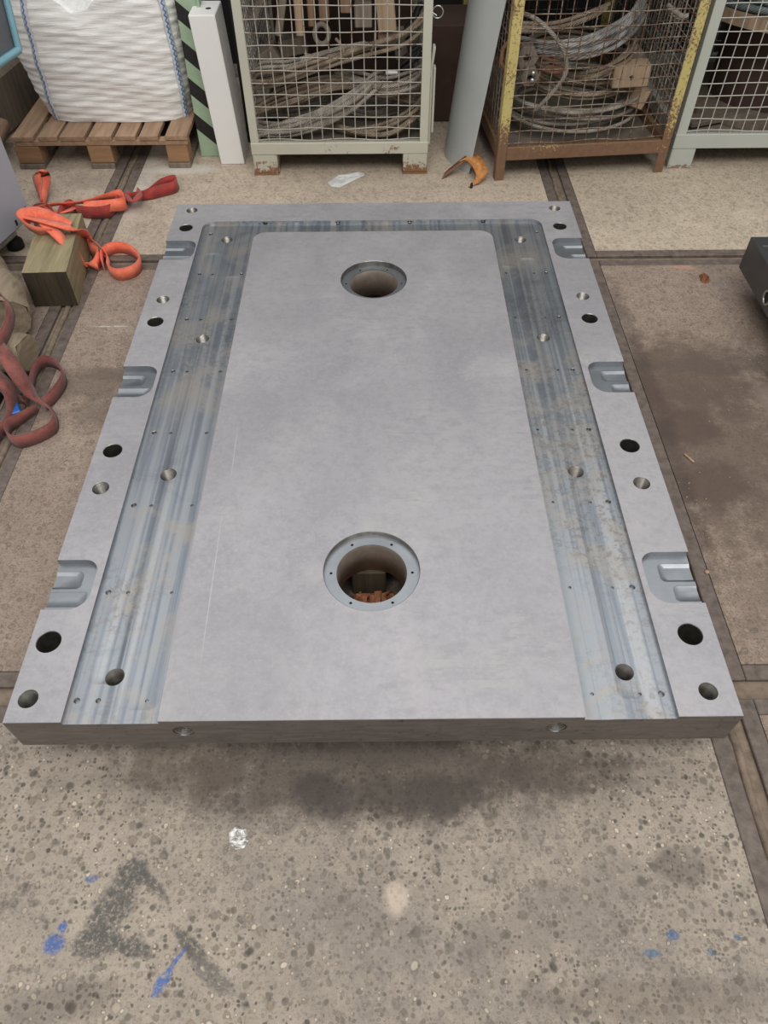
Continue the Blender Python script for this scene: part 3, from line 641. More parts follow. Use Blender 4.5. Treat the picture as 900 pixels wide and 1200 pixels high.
mb = MB().bx(-.66, -.594, 3.78, 3.82, 0, .9, .003); single('added_gap_shade', mb, 'black', 'added black board standing in for shade in the gap between white beam and cream crate', 'board')  # added board, its black stands in for the shade in the gap
mb = MB().bx(-.50, .16, 4.02, 4.06, .12, .86, .003); single('added_shade_board', mb, 'brown_box', 'added dark board standing in for shade behind the ropes inside the cream crate', 'board')  # added board, dark colour in place of the shade behind the ropes
# ---------------------------------------------------------------- contents: ropes
def in_y(keys, Yd=0): return keys
def rope_strands(mb, keys, n, spread, r, per=8, closed=False):   # keys: (px, py, Y)
    for i in range(n):
        ph = random.uniform(0, 6.3); dz = (i/(max(1, n-1))-.5)*2*spread; dy = random.uniform(-spread, spread)
        P = []
        for q, (x, y, Y) in enumerate(keys):
            p = at_y(x, y, Y); P.append((p.x+random.uniform(-.012, .012), p.y+dy+.01*math.sin(ph+q), max(.12+r, p.z+dz*(.8+.3*math.sin(ph+q*1.3)))))
        mb.tube([Vector(p) for p in smooth_path(P, per)], r, 7)
def coil(name, cx, cy, cz, rx, ry, n, r, mat, label, hz=.02, tilt=0, cat='wire rope', tiltx=0, a0=0, arc=2*PI):
    mb = MB(); R = Matrix.Rotation(tilt, 3, 'Y')@Matrix.Rotation(tiltx, 3, 'X')
    for i in range(n):
        k = 1-random.uniform(0, .22); zz = (i/(n-1)-.5)*2*hz if n > 1 else 0; ph = random.uniform(0, 6.3); A = random.uniform(.004, .012)
        ox, oy = random.uniform(-.012, .012), random.uniform(-.012, .012)
        P = [Vector((cx, cy, cz))+R@Vector((ox+rx*k*math.cos(a), oy+ry*k*math.sin(a), zz+A*math.sin(2*a+ph))) for a in np.linspace(a0, a0+arc, 49)]
        mb.tube(P, r, 7)
    return single(name, mb, mat, label, cat)
# middle crate (x -.55 .. .18, y 3.46 .. 4.5)
mb = MB(); rope_strands(mb, [(296, 96, 3.62), (330, 92, 3.54), (380, 74, 3.53), (425, 58, 3.55), (470, 44, 3.6), (495, 24, 3.66)], 5, .026, .0085)
single('wire_rope_bundle', mb, 'rope_brown', 'tied bundle of wire ropes slanting up to the right in the cream crate', 'wire rope')
mb = MB(); rope_strands(mb, [(297, 110, 3.68), (303, 82, 3.62), (340, 78, 3.56), (390, 62, 3.6), (430, 52, 3.64)], 4, .016, .008)
single('wire_rope_bundle', mb, 'rope_grey', 'upper left wire rope bundle behind the cream crate mesh', 'wire rope')
mb = MB()
for k in range(3): rope_strands(mb, [(302, 152+k*4, 3.56), (340, 152-k*3, 3.52), (380, 142-k*5, 3.53), (415, 124-k*6, 3.56), (440, 100-k*3, 3.6), (450, 96, 3.72)], 4, .02, .009)
single('wire_rope_bundle', mb, 'rope_grey', 'lowest grey wire rope bundle on the left of the cream crate floor', 'wire rope')
mb = MB()
for k in range(2): rope_strands(mb, [(300, 128, 3.66), (330, 122-k*8, 3.6), (370, 108-k*8, 3.6), (400, 100-k*5, 3.62), (430, 100, 3.66), (480, 112, 3.66), (495, 110, 3.76)], 5, .025, .0085)
single('wire_rope_bundle', mb, 'rope_brown', 'brown wire rope bundle arching across the middle of the cream crate', 'wire rope')
mb = MB()
for k in range(3): rope_strands(mb, [(395, 86, 3.7), (420, 92+k*3, 3.62), (450, 100+k*4, 3.58), (480, 92+k*6, 3.6), (496, 78+k*10, 3.7)], 3, .018, .0085)
single('wire_rope_bundle', mb, 'rope_grey', 'sagging wire ropes at the right of the cream crate, at mid height', 'wire rope')
mb = MB()
for k in range(2): rope_strands(mb, [(392, 148, 3.6), (420, 156, 3.54), (455, 156-k*6, 3.53), (485, 140-k*9, 3.56), (496, 126-k*8, 3.66)], 5, .02, .009)
single('wire_rope_bundle', mb, 'rope_brown', 'rusty wire ropes curving up at the lower right of the cream crate', 'wire rope')
mb = MB()
for k in range(3): rope_strands(mb, [(300, 118+k*9, 3.8), (340, 128+k*5, 3.74), (390, 118+k*4, 3.72), (440, 126+k*6, 3.74), (494, 104+k*12, 3.8)], 5, .03, .0085)
single('wire_rope_bundle', mb, 'rope_grey', 'shadowed wire ropes heaped at the back of the cream crate floor', 'wire rope')
for K, r_, lb in (([(360, 62, 3.6), (385, 70, 3.56), (400, 60, 3.52), (396, 46, 3.55)], .006, 'thin cord draped under the grey ring in the cream crate'),
    ([(436, 62, 3.5), (442, 48, 3.5), (438, 36, 3.52)], .005, 'short pale cord end beside the small square wood block in the cream crate'), ([(452, 92, 3.49), (446, 104, 3.49), (440, 112, 3.5)], .003, 'thin white wire hanging from the white cable end in the cream crate')):
    mb = MB(); rope_strands(mb, [K[0]]+K[1:], 1, 0, r_); single('thin_cord', mb, 'rope_brown', lb, 'cord')
mb = MB(); rope_strands(mb, [(440, 62, 3.75), (465, 50, 3.68), (480, 34, 3.7), (492, 6, 3.75)], 4, .02, .011); rope_strands(mb, [(455, 90, 3.7), (475, 74, 3.64), (494, 58, 3.66)], 4, .02, .01)
single('cable_bundle', mb, 'black', 'dark rubber cables at the upper right of the cream crate', 'cable')
mb = MB(); c = at_y(452, 85, 3.53); c2 = at_y(466, 85, 3.53); mb.tube([c, (c+c2)/2, c2], [.009, .009, .006], 8)
single('cable_end', mb, 'plastic', 'white cable end piece in the cream crate', 'cable end')
mb = MB(); c = at_y(377, 40, 3.6); mb.tube([(c.x+.03*math.cos(a), c.y+.01*math.sin(a), c.z+.034*math.sin(a)) for a in np.linspace(0, 2*PI, 20, endpoint=False)], .011, 8, closed=True)
single('shackle_ring', mb, 'floorpan', 'grey ring among the wood blocks in the cream crate', 'ring')
def blk(x0, y0, x1, y1, Y, mat, label, dp=.1, rot=0, tilt=0):
    p = at_y(x0, y0, Y); q = at_y(x1, y1, Y); c = (p+q)/2; c.y += dp/2
    mb = MB().box(c, (abs(q.x-p.x), dp, abs(p.z-q.z)), Matrix.Rotation(rot, 3, 'Y')@Matrix.Rotation(tilt, 3, 'X'), .004)
    single('wood_block', mb, mat, label, 'wood block')
blk(298, -30, 313, 28, 3.7, 'wood_grey', 'leftmost grey wood block at the top of the cream crate', rot=.5)
blk(322, -30, 338, 44, 3.62, 'wood_grey', 'grey upright board in the cream crate, second from its left post', rot=.25)
blk(341, -30, 356, 43, 3.6, 'wood_tan', 'tan upright board in the cream crate beside the grey ring')
blk(357, -30, 369, 32, 3.63, 'wood_red', 'reddish upright board left of centre in the cream crate')
blk(371, -30, 386, 26, 3.64, 'wood_red', 'dark reddish board above the ring in the cream crate')
blk(397, -30, 412, 16, 3.60, 'wood_red', 'reddish board at top centre of the cream crate')
blk(415, 6, 436, 33, 3.58, 'wood_grey', 'small square grey wood block right of centre in the cream crate')
blk(440, -30, 462, 38, 3.58, 'wood_tan', 'pale tan pointed wood block at the upper right of the cream crate', rot=-.1)
blk(443, 38, 464, 57, 3.6, 'wood_red', 'dark brown wood block below the pale tan one in the cream crate')
blk(462, 40, 476, 70, 3.66, 'wood_grey', 'grey wood offcut behind the dark cables in the cream crate', rot=-.2)
blk(306, 58, 332, 92, 3.72, 'wood_grey', 'grey wood slab lying behind the ropes at the left of the cream crate', rot=-.5)
blk(326, 46, 360, 66, 3.75, 'wood_grey', 'dusty wood slab behind the upper left rope in the cream crate', rot=-.2)
# yellow crate
def yl(u, v, z): # local -> world
    a = math.radians(5.0); return Vector((.533+u*math.cos(a)-v*math.sin(a), 3.36+u*math.sin(a)+v*math.cos(a), z))
mb = MB()
for k in range(9):
    q = k*3.6
    rope_strands(mb, [(610, 42+q*.6, 3.62), (640, 48+q*.5, 3.5), (680, 44+q*.8, 3.47), (715, 30+q*.9, 3.5), (742, 12+q*.9, 3.58), (755, -12+q, 3.75)], 1, .006, .0105)
single('thick_wire_rope_coil', mb, 'rope_bright', 'thick bright wire rope coil near the top of the yellow crate', 'wire rope')
mb = MB()
for k in range(6): rope_strands(mb, [(665, 86+k*1.5, 3.62), (690, 84+k*1.6, 3.54), (715, 74+k*2, 3.52), (735, 60+k*2.2, 3.56), (745, 44+k*2, 3.66)], 1, .004, .008)
single('wire_rope_coil', mb, 'rope_brown', 'tan wire ropes curving below the thick coil in the yellow crate', 'wire rope')
c = yl(.40, .36, .25)
coil('wire_rope_coil', c.x, c.y-.02, .225, .33, .29, 10, .0085, 'rope_grey', 'large loosely coiled grey wire rope at the bottom of the yellow crate', .05)
coil('wire_rope_coil', c.x+.02, c.y+.02, .36, .29, .27, 5, .008, 'rope_brown', 'middle brown wire rope coil in the yellow crate, seen behind the shackles', .03, .05, tiltx=.18)
mb = MB(); rope_strands(mb, [(606, 14, 3.5), (630, 22, 3.45), (652, 42, 3.44), (662, 62, 3.44), (662, 86, 3.44), (650, 108, 3.44), (630, 130, 3.45)], 1, 0, .009)
single('loose_cable', mb, 'rope_grey', 'single grey cable looping down in front at the left of the yellow crate', 'cable')
mb = MB(); rope_strands(mb, [(606, 32, 3.6), (650, 32, 3.55), (690, 18, 3.55), (712, 6, 3.6)], 3, .012, .009)
single('loose_cable', mb, 'rope_brown', 'brown cables above the thick coil in the yellow crate', 'cable')
mb = MB(); rope_strands(mb, [(784, 6, 3.55), (794, 18, 3.5), (806, 20, 3.48)], 2, .005, .01)
single('loose_cable', mb, 'rope_grey', 'short grey cable end at the top right of the yellow crate', 'cable')
def nut(px, py, Y, r, th, mat, label, name='hook_block'):
    c = at_y(px, py, Y); mb = MB().lathe([(r*.35, -th/2), (r*.35, th/2)], c, 6, 'Y').lathe([(r*.35, -th/2), (r*.95, -th/2), (r, -th/2+.004), (r, th/2), (r*.35, th/2)], c, 6, 'Y', smooth=False)
    single(name, mb, mat, label, 'fitting')
nut(617, 66, 3.5, .05, .05, 'wood_grey', 'upper hexagonal grey-brown fitting at the left of the yellow crate')
nut(620, 88, 3.47, .042, .05, 'wood_grey', 'lower angular fitting with a bright bolt in the yellow crate')
mb = MB()
for dz in (0, .028): 
    c = at_y(624, 90, 3.44); mb.lathe([(0, -.01), (.011, -.008), (.011, .008), (0, .01)], (c.x, c.y-.004, c.z-.012+dz), 10, 'Y')
single('bright_bolt', mb, 'zinc', 'pair of bright bolt heads on the lower angular fitting', 'bolt')
for (y, lb) in ((67, 'upper'), (81, 'lower')):
    mb = MB(); P = [at_y(x, yy, 3.5) for x, yy in ((636, y+1), (644, y-3), (655, y), (661, y+2))]; mb.tube(P, [.008, .014, .016, .012], 8); mb.tube([at_y(636, y+1, 3.5), at_y(648, y+4, 3.48), at_y(660, y+3, 3.5)], .008, 6)
    single('shackle', mb, 'rust', lb+' rusty shackle hanging between fitting and cable in the yellow crate', 'shackle')
p = at_y(722, 77, 3.5); q = at_y(758, 103, 3.5)
wb = thing('wood_block', 'pale wood block with a round hole in the yellow crate', 'wood block', ((p.x+q.x)/2, 3.54, q.z))
obj('block_body', MB().box(((p.x+q.x)/2, 3.54, (p.z+q.z)/2), (q.x-p.x, .08, p.z-q.z), Matrix.Rotation(-.05, 3, 'Y'), .004), 'wood_tan', wb)
obj('drilled_hole', MB().lathe([(.0, -.0008), (.009, -.0008), (.009, .002)], ((p.x+q.x)/2, 3.4995, (p.z+q.z)/2-.003), 16, 'Y'), 'black', wb)
blk(741, 104, 756, 127, 3.56, 'wood_tan', 'tan wood offcut standing on the lower coil in the yellow crate', .05, rot=.3)
blk(729, 62, 752, 80, 3.62, 'wood_grey', 'grey wood block behind the pale drilled block in the yellow crate', .06)
# third crate: drum of cable and boards
cx, cy = 1.93, 3.98
dr = thing('cable_drum', 'wooden cable drum with blue-grey rope in the right-hand crate', 'cable drum', (cx, cy, .115))
obj('lower_flange', MB().lathe([(0, .115), (.42, .115), (.42, .14), (0, .14)], (cx, cy, 0), 40, smooth=False), 'wood_grey', dr)
obj('drum_core', MB().lathe([(.26, .14), (.26, .56)], (cx, cy, 0), 32), 'brown_box', dr)
obj('upper_flange', MB().lathe([(0, .52), (.46, .52), (.46, .565), (0, .565)], (cx, cy, 0), 40, smooth=False), 'wood_tan', dr)
coil('blue_grey_rope_coil', cx, cy, .60, .42, .42, 9, .014, 'rope_blue', 'blue-grey rope coiled on top of the wooden cable drum', .022)
mb = MB().box((1.66, 3.72, .135), (.42, .09, .022), Matrix.Rotation(.35, 3, 'Z'), .003); single('loose_board', mb, 'wood_grey', 'grey board lying on the floor of the right-hand crate', 'board')
mb = MB().box((2.05, 3.58, .133), (.25, .12, .03), Matrix.Rotation(-.3, 3, 'Z'), .004); single('loose_board', mb, 'wood_tan', 'paler wood scrap near the right margin in the right-hand crate', 'board')

# goods hidden in the dark behind the crates
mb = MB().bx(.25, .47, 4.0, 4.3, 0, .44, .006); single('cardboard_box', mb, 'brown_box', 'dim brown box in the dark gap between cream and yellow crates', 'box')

# ---------------------------------------------------------------- leaning pieces
# curved grey sheet
L0, R0 = at(522, 168), at(549, 204); L1, R1 = at_y(552, -20, 3.78), at_y(597, -20, 3.465)
mb = MB(); n, m = 12, 10; vs = []; fs = []
for side in (0, 1):
    for i in range(n+1):
        s_ = i/n; a = L0.lerp(L1, s_); b = R0.lerp(R1, s_)
        nn = (b-a).cross(Vector((0, 0, 1))).normalized()
        if nn.y > 0: nn = -nn
        for j in range(m+1):
            t = j/m; p = a.lerp(b, t)+nn*(.05*math.sin(PI*t)+(0 if side == 0 else -.003)); 
            if i == 0: p.z = max(.0, p.z)
            vs.append(p)
st_ = (n+1)*(m+1)
for i in range(n):
    for j in range(m):
        q = i*(m+1)+j; fs.append((q, q+1, q+m+2, q+m+1)); fs.append((st_+q, st_+q+m+1, st_+q+m+2, st_+q+1))
for j in range(m): fs += [(j, st_+j, st_+j+1, j+1), (n*(m+1)+j, n*(m+1)+j+1, st_+n*(m+1)+j+1, st_+n*(m+1)+j)]
for i in range(n): q = i*(m+1); fs += [(q, q+m+1, st_+q+m+1, st_+q), (q+m, st_+q+m, st_+q+2*m+1, q+2*m+1)]
mb.add(vs, fs, smooth=True)
o = single('curved_sheet', mb, 'grey_steel', 'curved grey metal sheet leaning between the cream and yellow crates', 'metal sheet')
o.data.set_sharp_from_angle(angle=math.radians(40))
# rusty bent clamp
def path_ribbon(keys, per=7, th=.004):      # keys: px, py, z, width, tilt(deg), in the photo's frame but placed in the place
    pts = []
    for (x, y, z, w_, t_) in keys:
        p = at(x, y, z); pts.append((p.x, p.y, p.z, w_, t_))
    S = smooth_path(pts, per); P = [Vector(s[:3]) for s in S]; A = []
    for i, s in enumerate(S):
        t = (P[min(i+1, len(P)-1)]-P[max(i-1, 0)]).normalized(); side = t.cross(Vector((0, 0, 1)))
        if side.length < .2: side = A[-1].normalized() if A else Vector((1, 0, 0))
        side.normalize(); up = side.cross(t).normalized(); a = math.radians(s[4])
        v = (side*math.cos(a)+up*math.sin(a))*s[3]/2
        A.append(v)
    return P, A
bk = thing('bent_clamp', 'bent rusty steel clamp with orange end standing by the grey sheet', 'bracket', at(545, 205))
P = [at(520, 206, .004), at(532, 196, .032), at(545, 186, .066)]; A = [Vector((.012, .024, .004))]*3
obj('left_arm', MB().ribbon(smooth_path(P, 4), [Vector((.010, .026, .004))]*9, .006), 'rust', bk)
P = smooth_path([at(545, 186, .066), at(553, 185, .072), at(562, 195, .055), at(564, 206, .034), at(555, 217, .006)], 6)
obj('right_arm', MB().ribbon(P, [Vector((.027, .012, .006))]*len(P), .007), simple('orange_rust', srgb(190, 128, 72), .7, .1, .35, 60, .4), bk)
obj('pin', MB().tube([at(553, 215, .012), at(552, 220, .004)], .006, 8), 'black', bk)
# white beam
def beam(name, bl, br, tl, tr, dep, back, mat, label, lip=None, hole_=False):
    d = Vector((.0, 1, 0))*dep
    fr = [bl, br, tr, tl]; vs = fr+[bl+d, br+d, tr+d+Vector((0, back, 0)), tl+d+Vector((0, back, 0))]
    t = thing(name, label, 'beam', ((bl.x+br.x)/2, bl.y, 0)); mb = MB(); mb.add(vs, [(0, 1, 2, 3), (5, 4, 7, 6), (4, 0, 3, 7), (1, 5, 6, 2), (3, 2, 6, 7), (4, 5, 1, 0)])
    o = obj('beam_body', mb, mat, t); m_ = o.modifiers.new('bev', 'BEVEL'); m_.width = .004; m_.segments = 2; return t
bl = Vector((-.762, 3.545, 0)); br = Vector((-.650, 3.548, 0)); Yt = 3.56
tl = at_y(220, 18, Yt); tr = at_y(251.5, 16.5, Yt); tr.z = tl.z
wt = beam('white_beam', bl, br, tl, tr, .19, .0, 'white_paint', 'white painted square beam standing upright left of the cream crate')
c = Vector(((tl.x*.35+tr.x*.65), Yt+.085, tl.z+.0004)); obj('top_hole', MB().lathe([(0, 0), (.012, 0), (.012, .0005)], c, 16), 'black', wt)
# striped green beam
bl = Vector((-.872, 3.63, 0)); br = Vector((-.775, 3.63, 0)); tl = at_y(203, -8, 3.68); tr = tl+Vector((.105, 0, 0))
gb = beam('striped_beam', bl, br, tl, tr, .05, 0, 'green', 'pale green beam with black diagonal warning stripes behind the white beam')
e0 = tl-bl; hgt = e0.length
def onb(u, v): p = bl.lerp(tl, v); q = br.lerp(tr, v); return p.lerp(q, u)+Vector((0, -.0012, 0))
for k in range(6):
    v0 = .075+k*.222; w_ = .105; sl = .12
    q = [(0, v0+sl), (.93, v0), (.93, v0+w_), (0, v0+sl+w_)]
    q = [(u, min(1.0, v)) for u, v in q]
    if q[1][1] >= 1: continue
    vs = [onb(u, v) for u, v in q]; vs += [p+Vector((0, .0012, 0)) for p in vs]
    mb = MB(); mb.add(vs, [(0, 1, 2, 3), (0, 4, 5, 1), (1, 5, 6, 2), (2, 6, 7, 3), (3, 7, 4, 0)])
    obj('black_stripe', mb, 'blackpaint', gb)
mb = MB(); mb.bx(br.x-.006, br.x+.004, 3.60, 3.63, 0, .02); mb.tube([bl.lerp(br, .97)+Vector((0, -.012, .01)), tl.lerp(tr, .97)+Vector((0, -.012, 0))], .008, 4)
obj('edge_flange', mb, 'green', gb)

# ---------------------------------------------------------------- pallet and bulk bag
PXA, PXB, PF, PZ = -1.735, -.895, 3.512, .150
pl = thing('wooden_pallet', 'light brown wooden pallet under the white bulk bag', 'pallet', ((PXA+PXB)/2, PF+.5, 0))
edges = [(12, 37), (43, 65), (69, 98), (102, 129), (134, 158), (162, 184), (193, 219)]
X = lambda px: at_y(px, 160, PF).x
for i, (a, b) in enumerate(edges):
    z = PZ+random.uniform(-.001, .001); mb = MB().box(((X(a)+X(b))/2, PF+.50, z-.011), (X(b)-X(a), 1.0+random.uniform(-.01, .0), .021), Matrix.Rotation(random.uniform(-.004, .004), 3, 'Z'), .002)
    obj('deck_board', mb, 'wood_pallet', pl)
for y in (PF+.006, PF+.45, PF+.9): obj('stringer_board', MB().bx(X(14), X(218), y, y+.045, PZ-.044, PZ-.0225, .002), 'wood_pallet', pl)
for (a, b) in ((22, 51), (108, 135), (196, 223)):
    xa, xb = at(a, 199).x, at(b, 199).x
    if b == 223: xa, xb = -1.005, -.905
    if a == 22: xa, xb = -1.715, -1.60
    for y in (PF+.01, PF+.45, PF+.9): obj('pallet_block', MB().bx(xa, xb, y, y+.09, .023, PZ-.0445, .003), 'wood_block', pl)
    obj('bottom_board', MB().bx(xa-.002, xb+.002, PF, PF+1.0, 0, .0225, .002), 'wood_grey', pl)
# bulk bag
bag = thing('bulk_bag', 'full white woven bulk bag with blue-stitched corner seams on the wooden pallet', 'bag', (-1.25, 4.05, PZ))
BX, BY, BHX, BHY = -1.252, 4.06, .362, .405; BZ = PZ+.001
def bag_pt(th, t):
    # t 0 bottom edge .. 1 top rim
    c, s = math.cos(th), math.sin(th); e = 5.0
    rr = 1/((abs(c)**e+abs(s)**e)**(1/e))
    bul = .955+.14*math.sin(PI*min(1, t*.60+.05))**.8
    lean = -.035*t if c < 0 else .0
    x = BX+(BHX*rr*c)*bul+lean-.03*t*(1 if c < 0 else .2); y = BY+BHY*rr*s*(.98+.05*math.sin(PI*t*.8))
    zt = BZ+.62*t
    corner = abs(c*s)*2; droop = (1-corner)*.17*t**3
    if s < 0: zt -= droop
    # horizontal wrinkles, deeper towards the corners
    wr = .0016*math.sin(zt*210+3*math.sin(th*2.3)+x*23)+.0016*math.sin(zt*120-x*31+1)+.003*math.sin(zt*37+x*9)
    x += c*wr; y += s*wr
    if t == 0: zt = BZ
    return Vector((x, y, zt))
mb = MB(); nu, nv = 144, 110; vs = [bag_pt(2*PI*i/nu, j/nv) for j in range(nv+1) for i in range(nu)]
for j in range(1, 9):   # slumped top, sinking inwards
    k = j/8
    for i in range(nu):
        p = bag_pt(2*PI*i/nu, 1.0); q = Vector((BX-.02, BY, BZ+.34)); r_ = p.lerp(q, k); r_.z = p.z*(1-k)+q.z*k+.02*math.sin(k*PI)+.012*math.sin(6*2*PI*i/nu+k*5)*math.sin(k*PI); vs.append(r_)
fs = [(j*nu+i, j*nu+(i+1) % nu, (j+1)*nu+(i+1) % nu, (j+1)*nu+i) for j in range(nv+8) for i in range(nu)]
mb.add(vs, fs, smooth=True); mb.add(vs[:nu], [list(range(nu))[::-1]])
obj('bag_body', mb, 'bag', bag)
for (th0, sx) in ((-math.radians(131), -1), (-math.radians(43), 1)):
    P = []; A = []
    for t in np.linspace(0.0, 1.0, 40):
        th = th0+(.30 if sx < 0 else -.10)*t**.8; p = bag_pt(th, t); out = Vector((math.cos(th), math.sin(th), 0)); P.append(p+out*.006); 
        A.append(Vector((-math.sin(th), math.cos(th), 0))*.014)
    obj('corner_seam', MB().ribbon(P, A, .005), 'seam', bag)
for sx, th0 in ((-1, -2.35), (1, -.8)):
    p = bag_pt(th0, .97); K = [p, p+Vector((-.01*sx, .01, .08)), p+Vector((-.10*sx, .05, .11)), p+Vector((-.19*sx, .03, .03)), p+Vector((-.20*sx, .04, -.05))]
    P = smooth_path(K, 8); obj('lifting_loop', MB().ribbon(P, [Vector((0, .03, .005))]*len(P), .004), 'bag', bag)

# ---------------------------------------------------------------- left side: frame, old timber, cabinet
# old grey timbers behind the cabinet
a = at(4, 158, 0.12)
mb = MB().box((-2.06, 3.98, .13), (.40, 1.0, .26), Matrix.Rotation(-.22, 3, 'Z')@Matrix.Rotation(.05, 3, 'X'), .02); single('grey_timber', mb, 'wood_grey', 'weathered grey timber left of the wooden pallet', 'timber')
mb = MB(); R = Matrix.Rotation(-.22, 3, 'Z'); mb.tube([Vector((-1.83, 3.50, .075)), Vector((-1.86, 3.8, .085))], .035, 9); single('round_stake', mb, 'wood_pallet', 'brown round stake end at the left corner of the pallet', 'stake')
# pale blue framed unit, upper left
fb = at_y(22, 58, 3.30)
bf = thing('blue_framed_unit', 'grey panel unit with light blue frame, at the upper left corner', 'frame', (fb.x-.35, fb.y+.2, fb.z-.35))
c0 = fb; up = at_y(5, -10, 3.32); lf = at(0, 73, fb.z-.0); lf = c0+(lf-c0).normalized()*.5
dirl = (lf-c0).normalized(); upv = (up-c0).normalized()*.42
def bar(a, b, w_, name, mat):
    mbb = MB(); mbb.tube([a, b], w_, 4); return obj(name, mbb, mat, bf)
bar(c0-Vector((0, 0, .004)), c0+upv, .014, 'upright_bar', 'cyan'); bar(c0, c0+dirl*.28, .016, 'lower_bar', 'cyan'); bar(c0+upv, c0+upv+dirl*.28, .014, 'upper_bar', 'cyan')
n_ = dirl.cross(upv).normalized(); n_ = n_ if n_.y > 0 else -n_
vs = [c0+n_*.012, c0+dirl*.28+n_*.012, c0+dirl*.28+upv+n_*.012, c0+upv+n_*.012]; vs += [v+n_*.01 for v in vs]
mb = MB(); mb.add(vs, [(0, 1, 2, 3), (7, 6, 5, 4), (0, 4, 5, 1), (1, 5, 6, 2), (2, 6, 7, 3), (3, 7, 4, 0)]); obj('grey_panel', mb, simple('dull_grey_panel', srgb(112, 112, 116), .5, .2, .1, 6), bf)
# legs that carry it, left of the view
for yy in (3.36, 3.62): obj('stand_leg', MB().bx(-2.22, -2.17, yy, yy+.05, 0, fb.z+.08, .004), 'cyan', bf)
bar(Vector((-2.19, 3.38, fb.z-.0)), c0+dirl*.26+Vector((0, .02, 0)), .014, 'support_bar', 'cyan')
# grey cabinet
A_ = at(38.5, 254, .11); B_ = at(0, 288, .11); dv = (B_-A_).normalized(); yaw = math.atan2(-dv.x, -dv.y)
cb = thing('grey_cabinet', 'grey-blue painted steel cabinet at the left margin', 'cabinet', (A_.x, A_.y, 0))
Lc = .55; nx = Vector((dv.y, -dv.x, 0)); nx = nx if nx.x < 0 else -nx
cc = A_+dv*Lc/2+nx*.45; R = Matrix.Rotation(math.atan2(dv.y, dv.x)+PI/2, 3, 'Z')
obj('cabinet_shell', MB().box((cc.x, cc.y, .11+.55), (.9, Lc, 1.1), R, .006), 'cabinet', cb)
cc2 = A_+dv*(Lc/2)+nx*.47; obj('plinth', MB().box((cc2.x, cc2.y, .085), (.84, Lc-.10, .075), R, .02), 'grey_steel', cb)
for q in (.07, .40):
    f_ = A_+dv*q+nx*.08; obj('foot', MB().lathe([(0, 0), (.035, 0), (.035, .03), (.02, .048), (0, .048)], (f_.x, f_.y, 0), 16), 'black', cb)
for (px_, py_) in ((30, 245), (19, 261)):
    d = CF+CR*((px_-450)/F_PX)+CU*((600-py_)/F_PX); o0 = Vector((0, 0, CH)); nn = -nx; t = (A_-o0).dot(nn)/d.dot(nn); p = o0+d*t
    obj('slot', MB().box(p+nn*.0005, (.003, .010, .022), R, .0005), 'black', cb)
# mossy sawn block
a, b = at(34, 351), at(80, 348); a1, b1 = at(25, 318, .13), at(83, 316, .13)
zt = .145
fl, frr = at(36, 350), at(80, 346); d_ = Vector((-.05, .42, 0)); 
vs = [fl, frr, frr+d_, fl+d_]; t0 = [at(25, 320, zt), at(70, 317, zt)]
tfl, tfr = at(25, 320, zt), at(70, 316, zt)
tfr = tfl+Vector((.162, .006, 0)); fl = Vector((tfl.x-.004, tfl.y+.0, 0)); frr = fl+Vector((.165, .006, 0))
vs = [fl, frr, frr+d_, fl+d_, tfl, tfr, tfr+d_, tfl+d_]
mb = MB(); mb.add(vs, [(3, 2, 1, 0), (4, 5, 6, 7), (1, 2, 6, 5), (2, 3, 7, 6), (3, 0, 4, 7)]); mb.add(vs, [(0, 1, 5, 4)], mi=1)
o = single('sawn_timber', mb, ['wood_mossy', 'wood_dark'], 'mossy square-sawn timber under the orange strap', 'timber')
# logs
def log(pts, r, label, seg=11):
    mb = MB(); P = [Vector(p) for p in smooth_path(pts, 5)]; n = len(P)
    rr = [r*(.93+.07*math.sin(i*1.3))*(.82 if i in (0, n-1) else 1) for i in range(n)]
    mb.tube(P, rr, seg); b = 0
    rnd = random.Random(3); mb.v = [(x+rnd.uniform(-.006, .006), y, z+rnd.uniform(-.004, .004)) for x, y, z in mb.v]
    mb.v = [(x, y, max(0, z)) for x, y, z in mb.v]
    single('old_log', mb, 'wood_log', label, 'log')
e = at(26, 375, .08); log([(e.x-.26, e.y+.30, .105), (e.x-.13, e.y+.14, .105), (e.x-.035, e.y-.03, .10)], .10, 'rough grey-brown log below the grey cabinet, behind the smaller log')
e = at(34, 412, .08); log([(e.x-.42, e.y+.03, .082), (e.x-.15, e.y+.01, .082), (e.x+.0, e.y-.01, .08)], .08, 'mossy faceted log end beside the maroon webbing', 9)
mb = MB().bx(-1.62, -1.27, 1.72, 1.98, 0, .03, .005); single('black_mat', mb, 'black', 'black rubber scrap under the maroon webbing', 'rubber')
c = at(15, 475, .05); single('blue_clip', MB().box(c-Vector((0, 0, .02)), (.03, .05, .02), Matrix.Rotation(.5, 3, 'Z'), .003), simple('blue_plastic', srgb(40, 96, 178), .4), 'small blue plastic clip within the maroon webbing loops', 'clip')

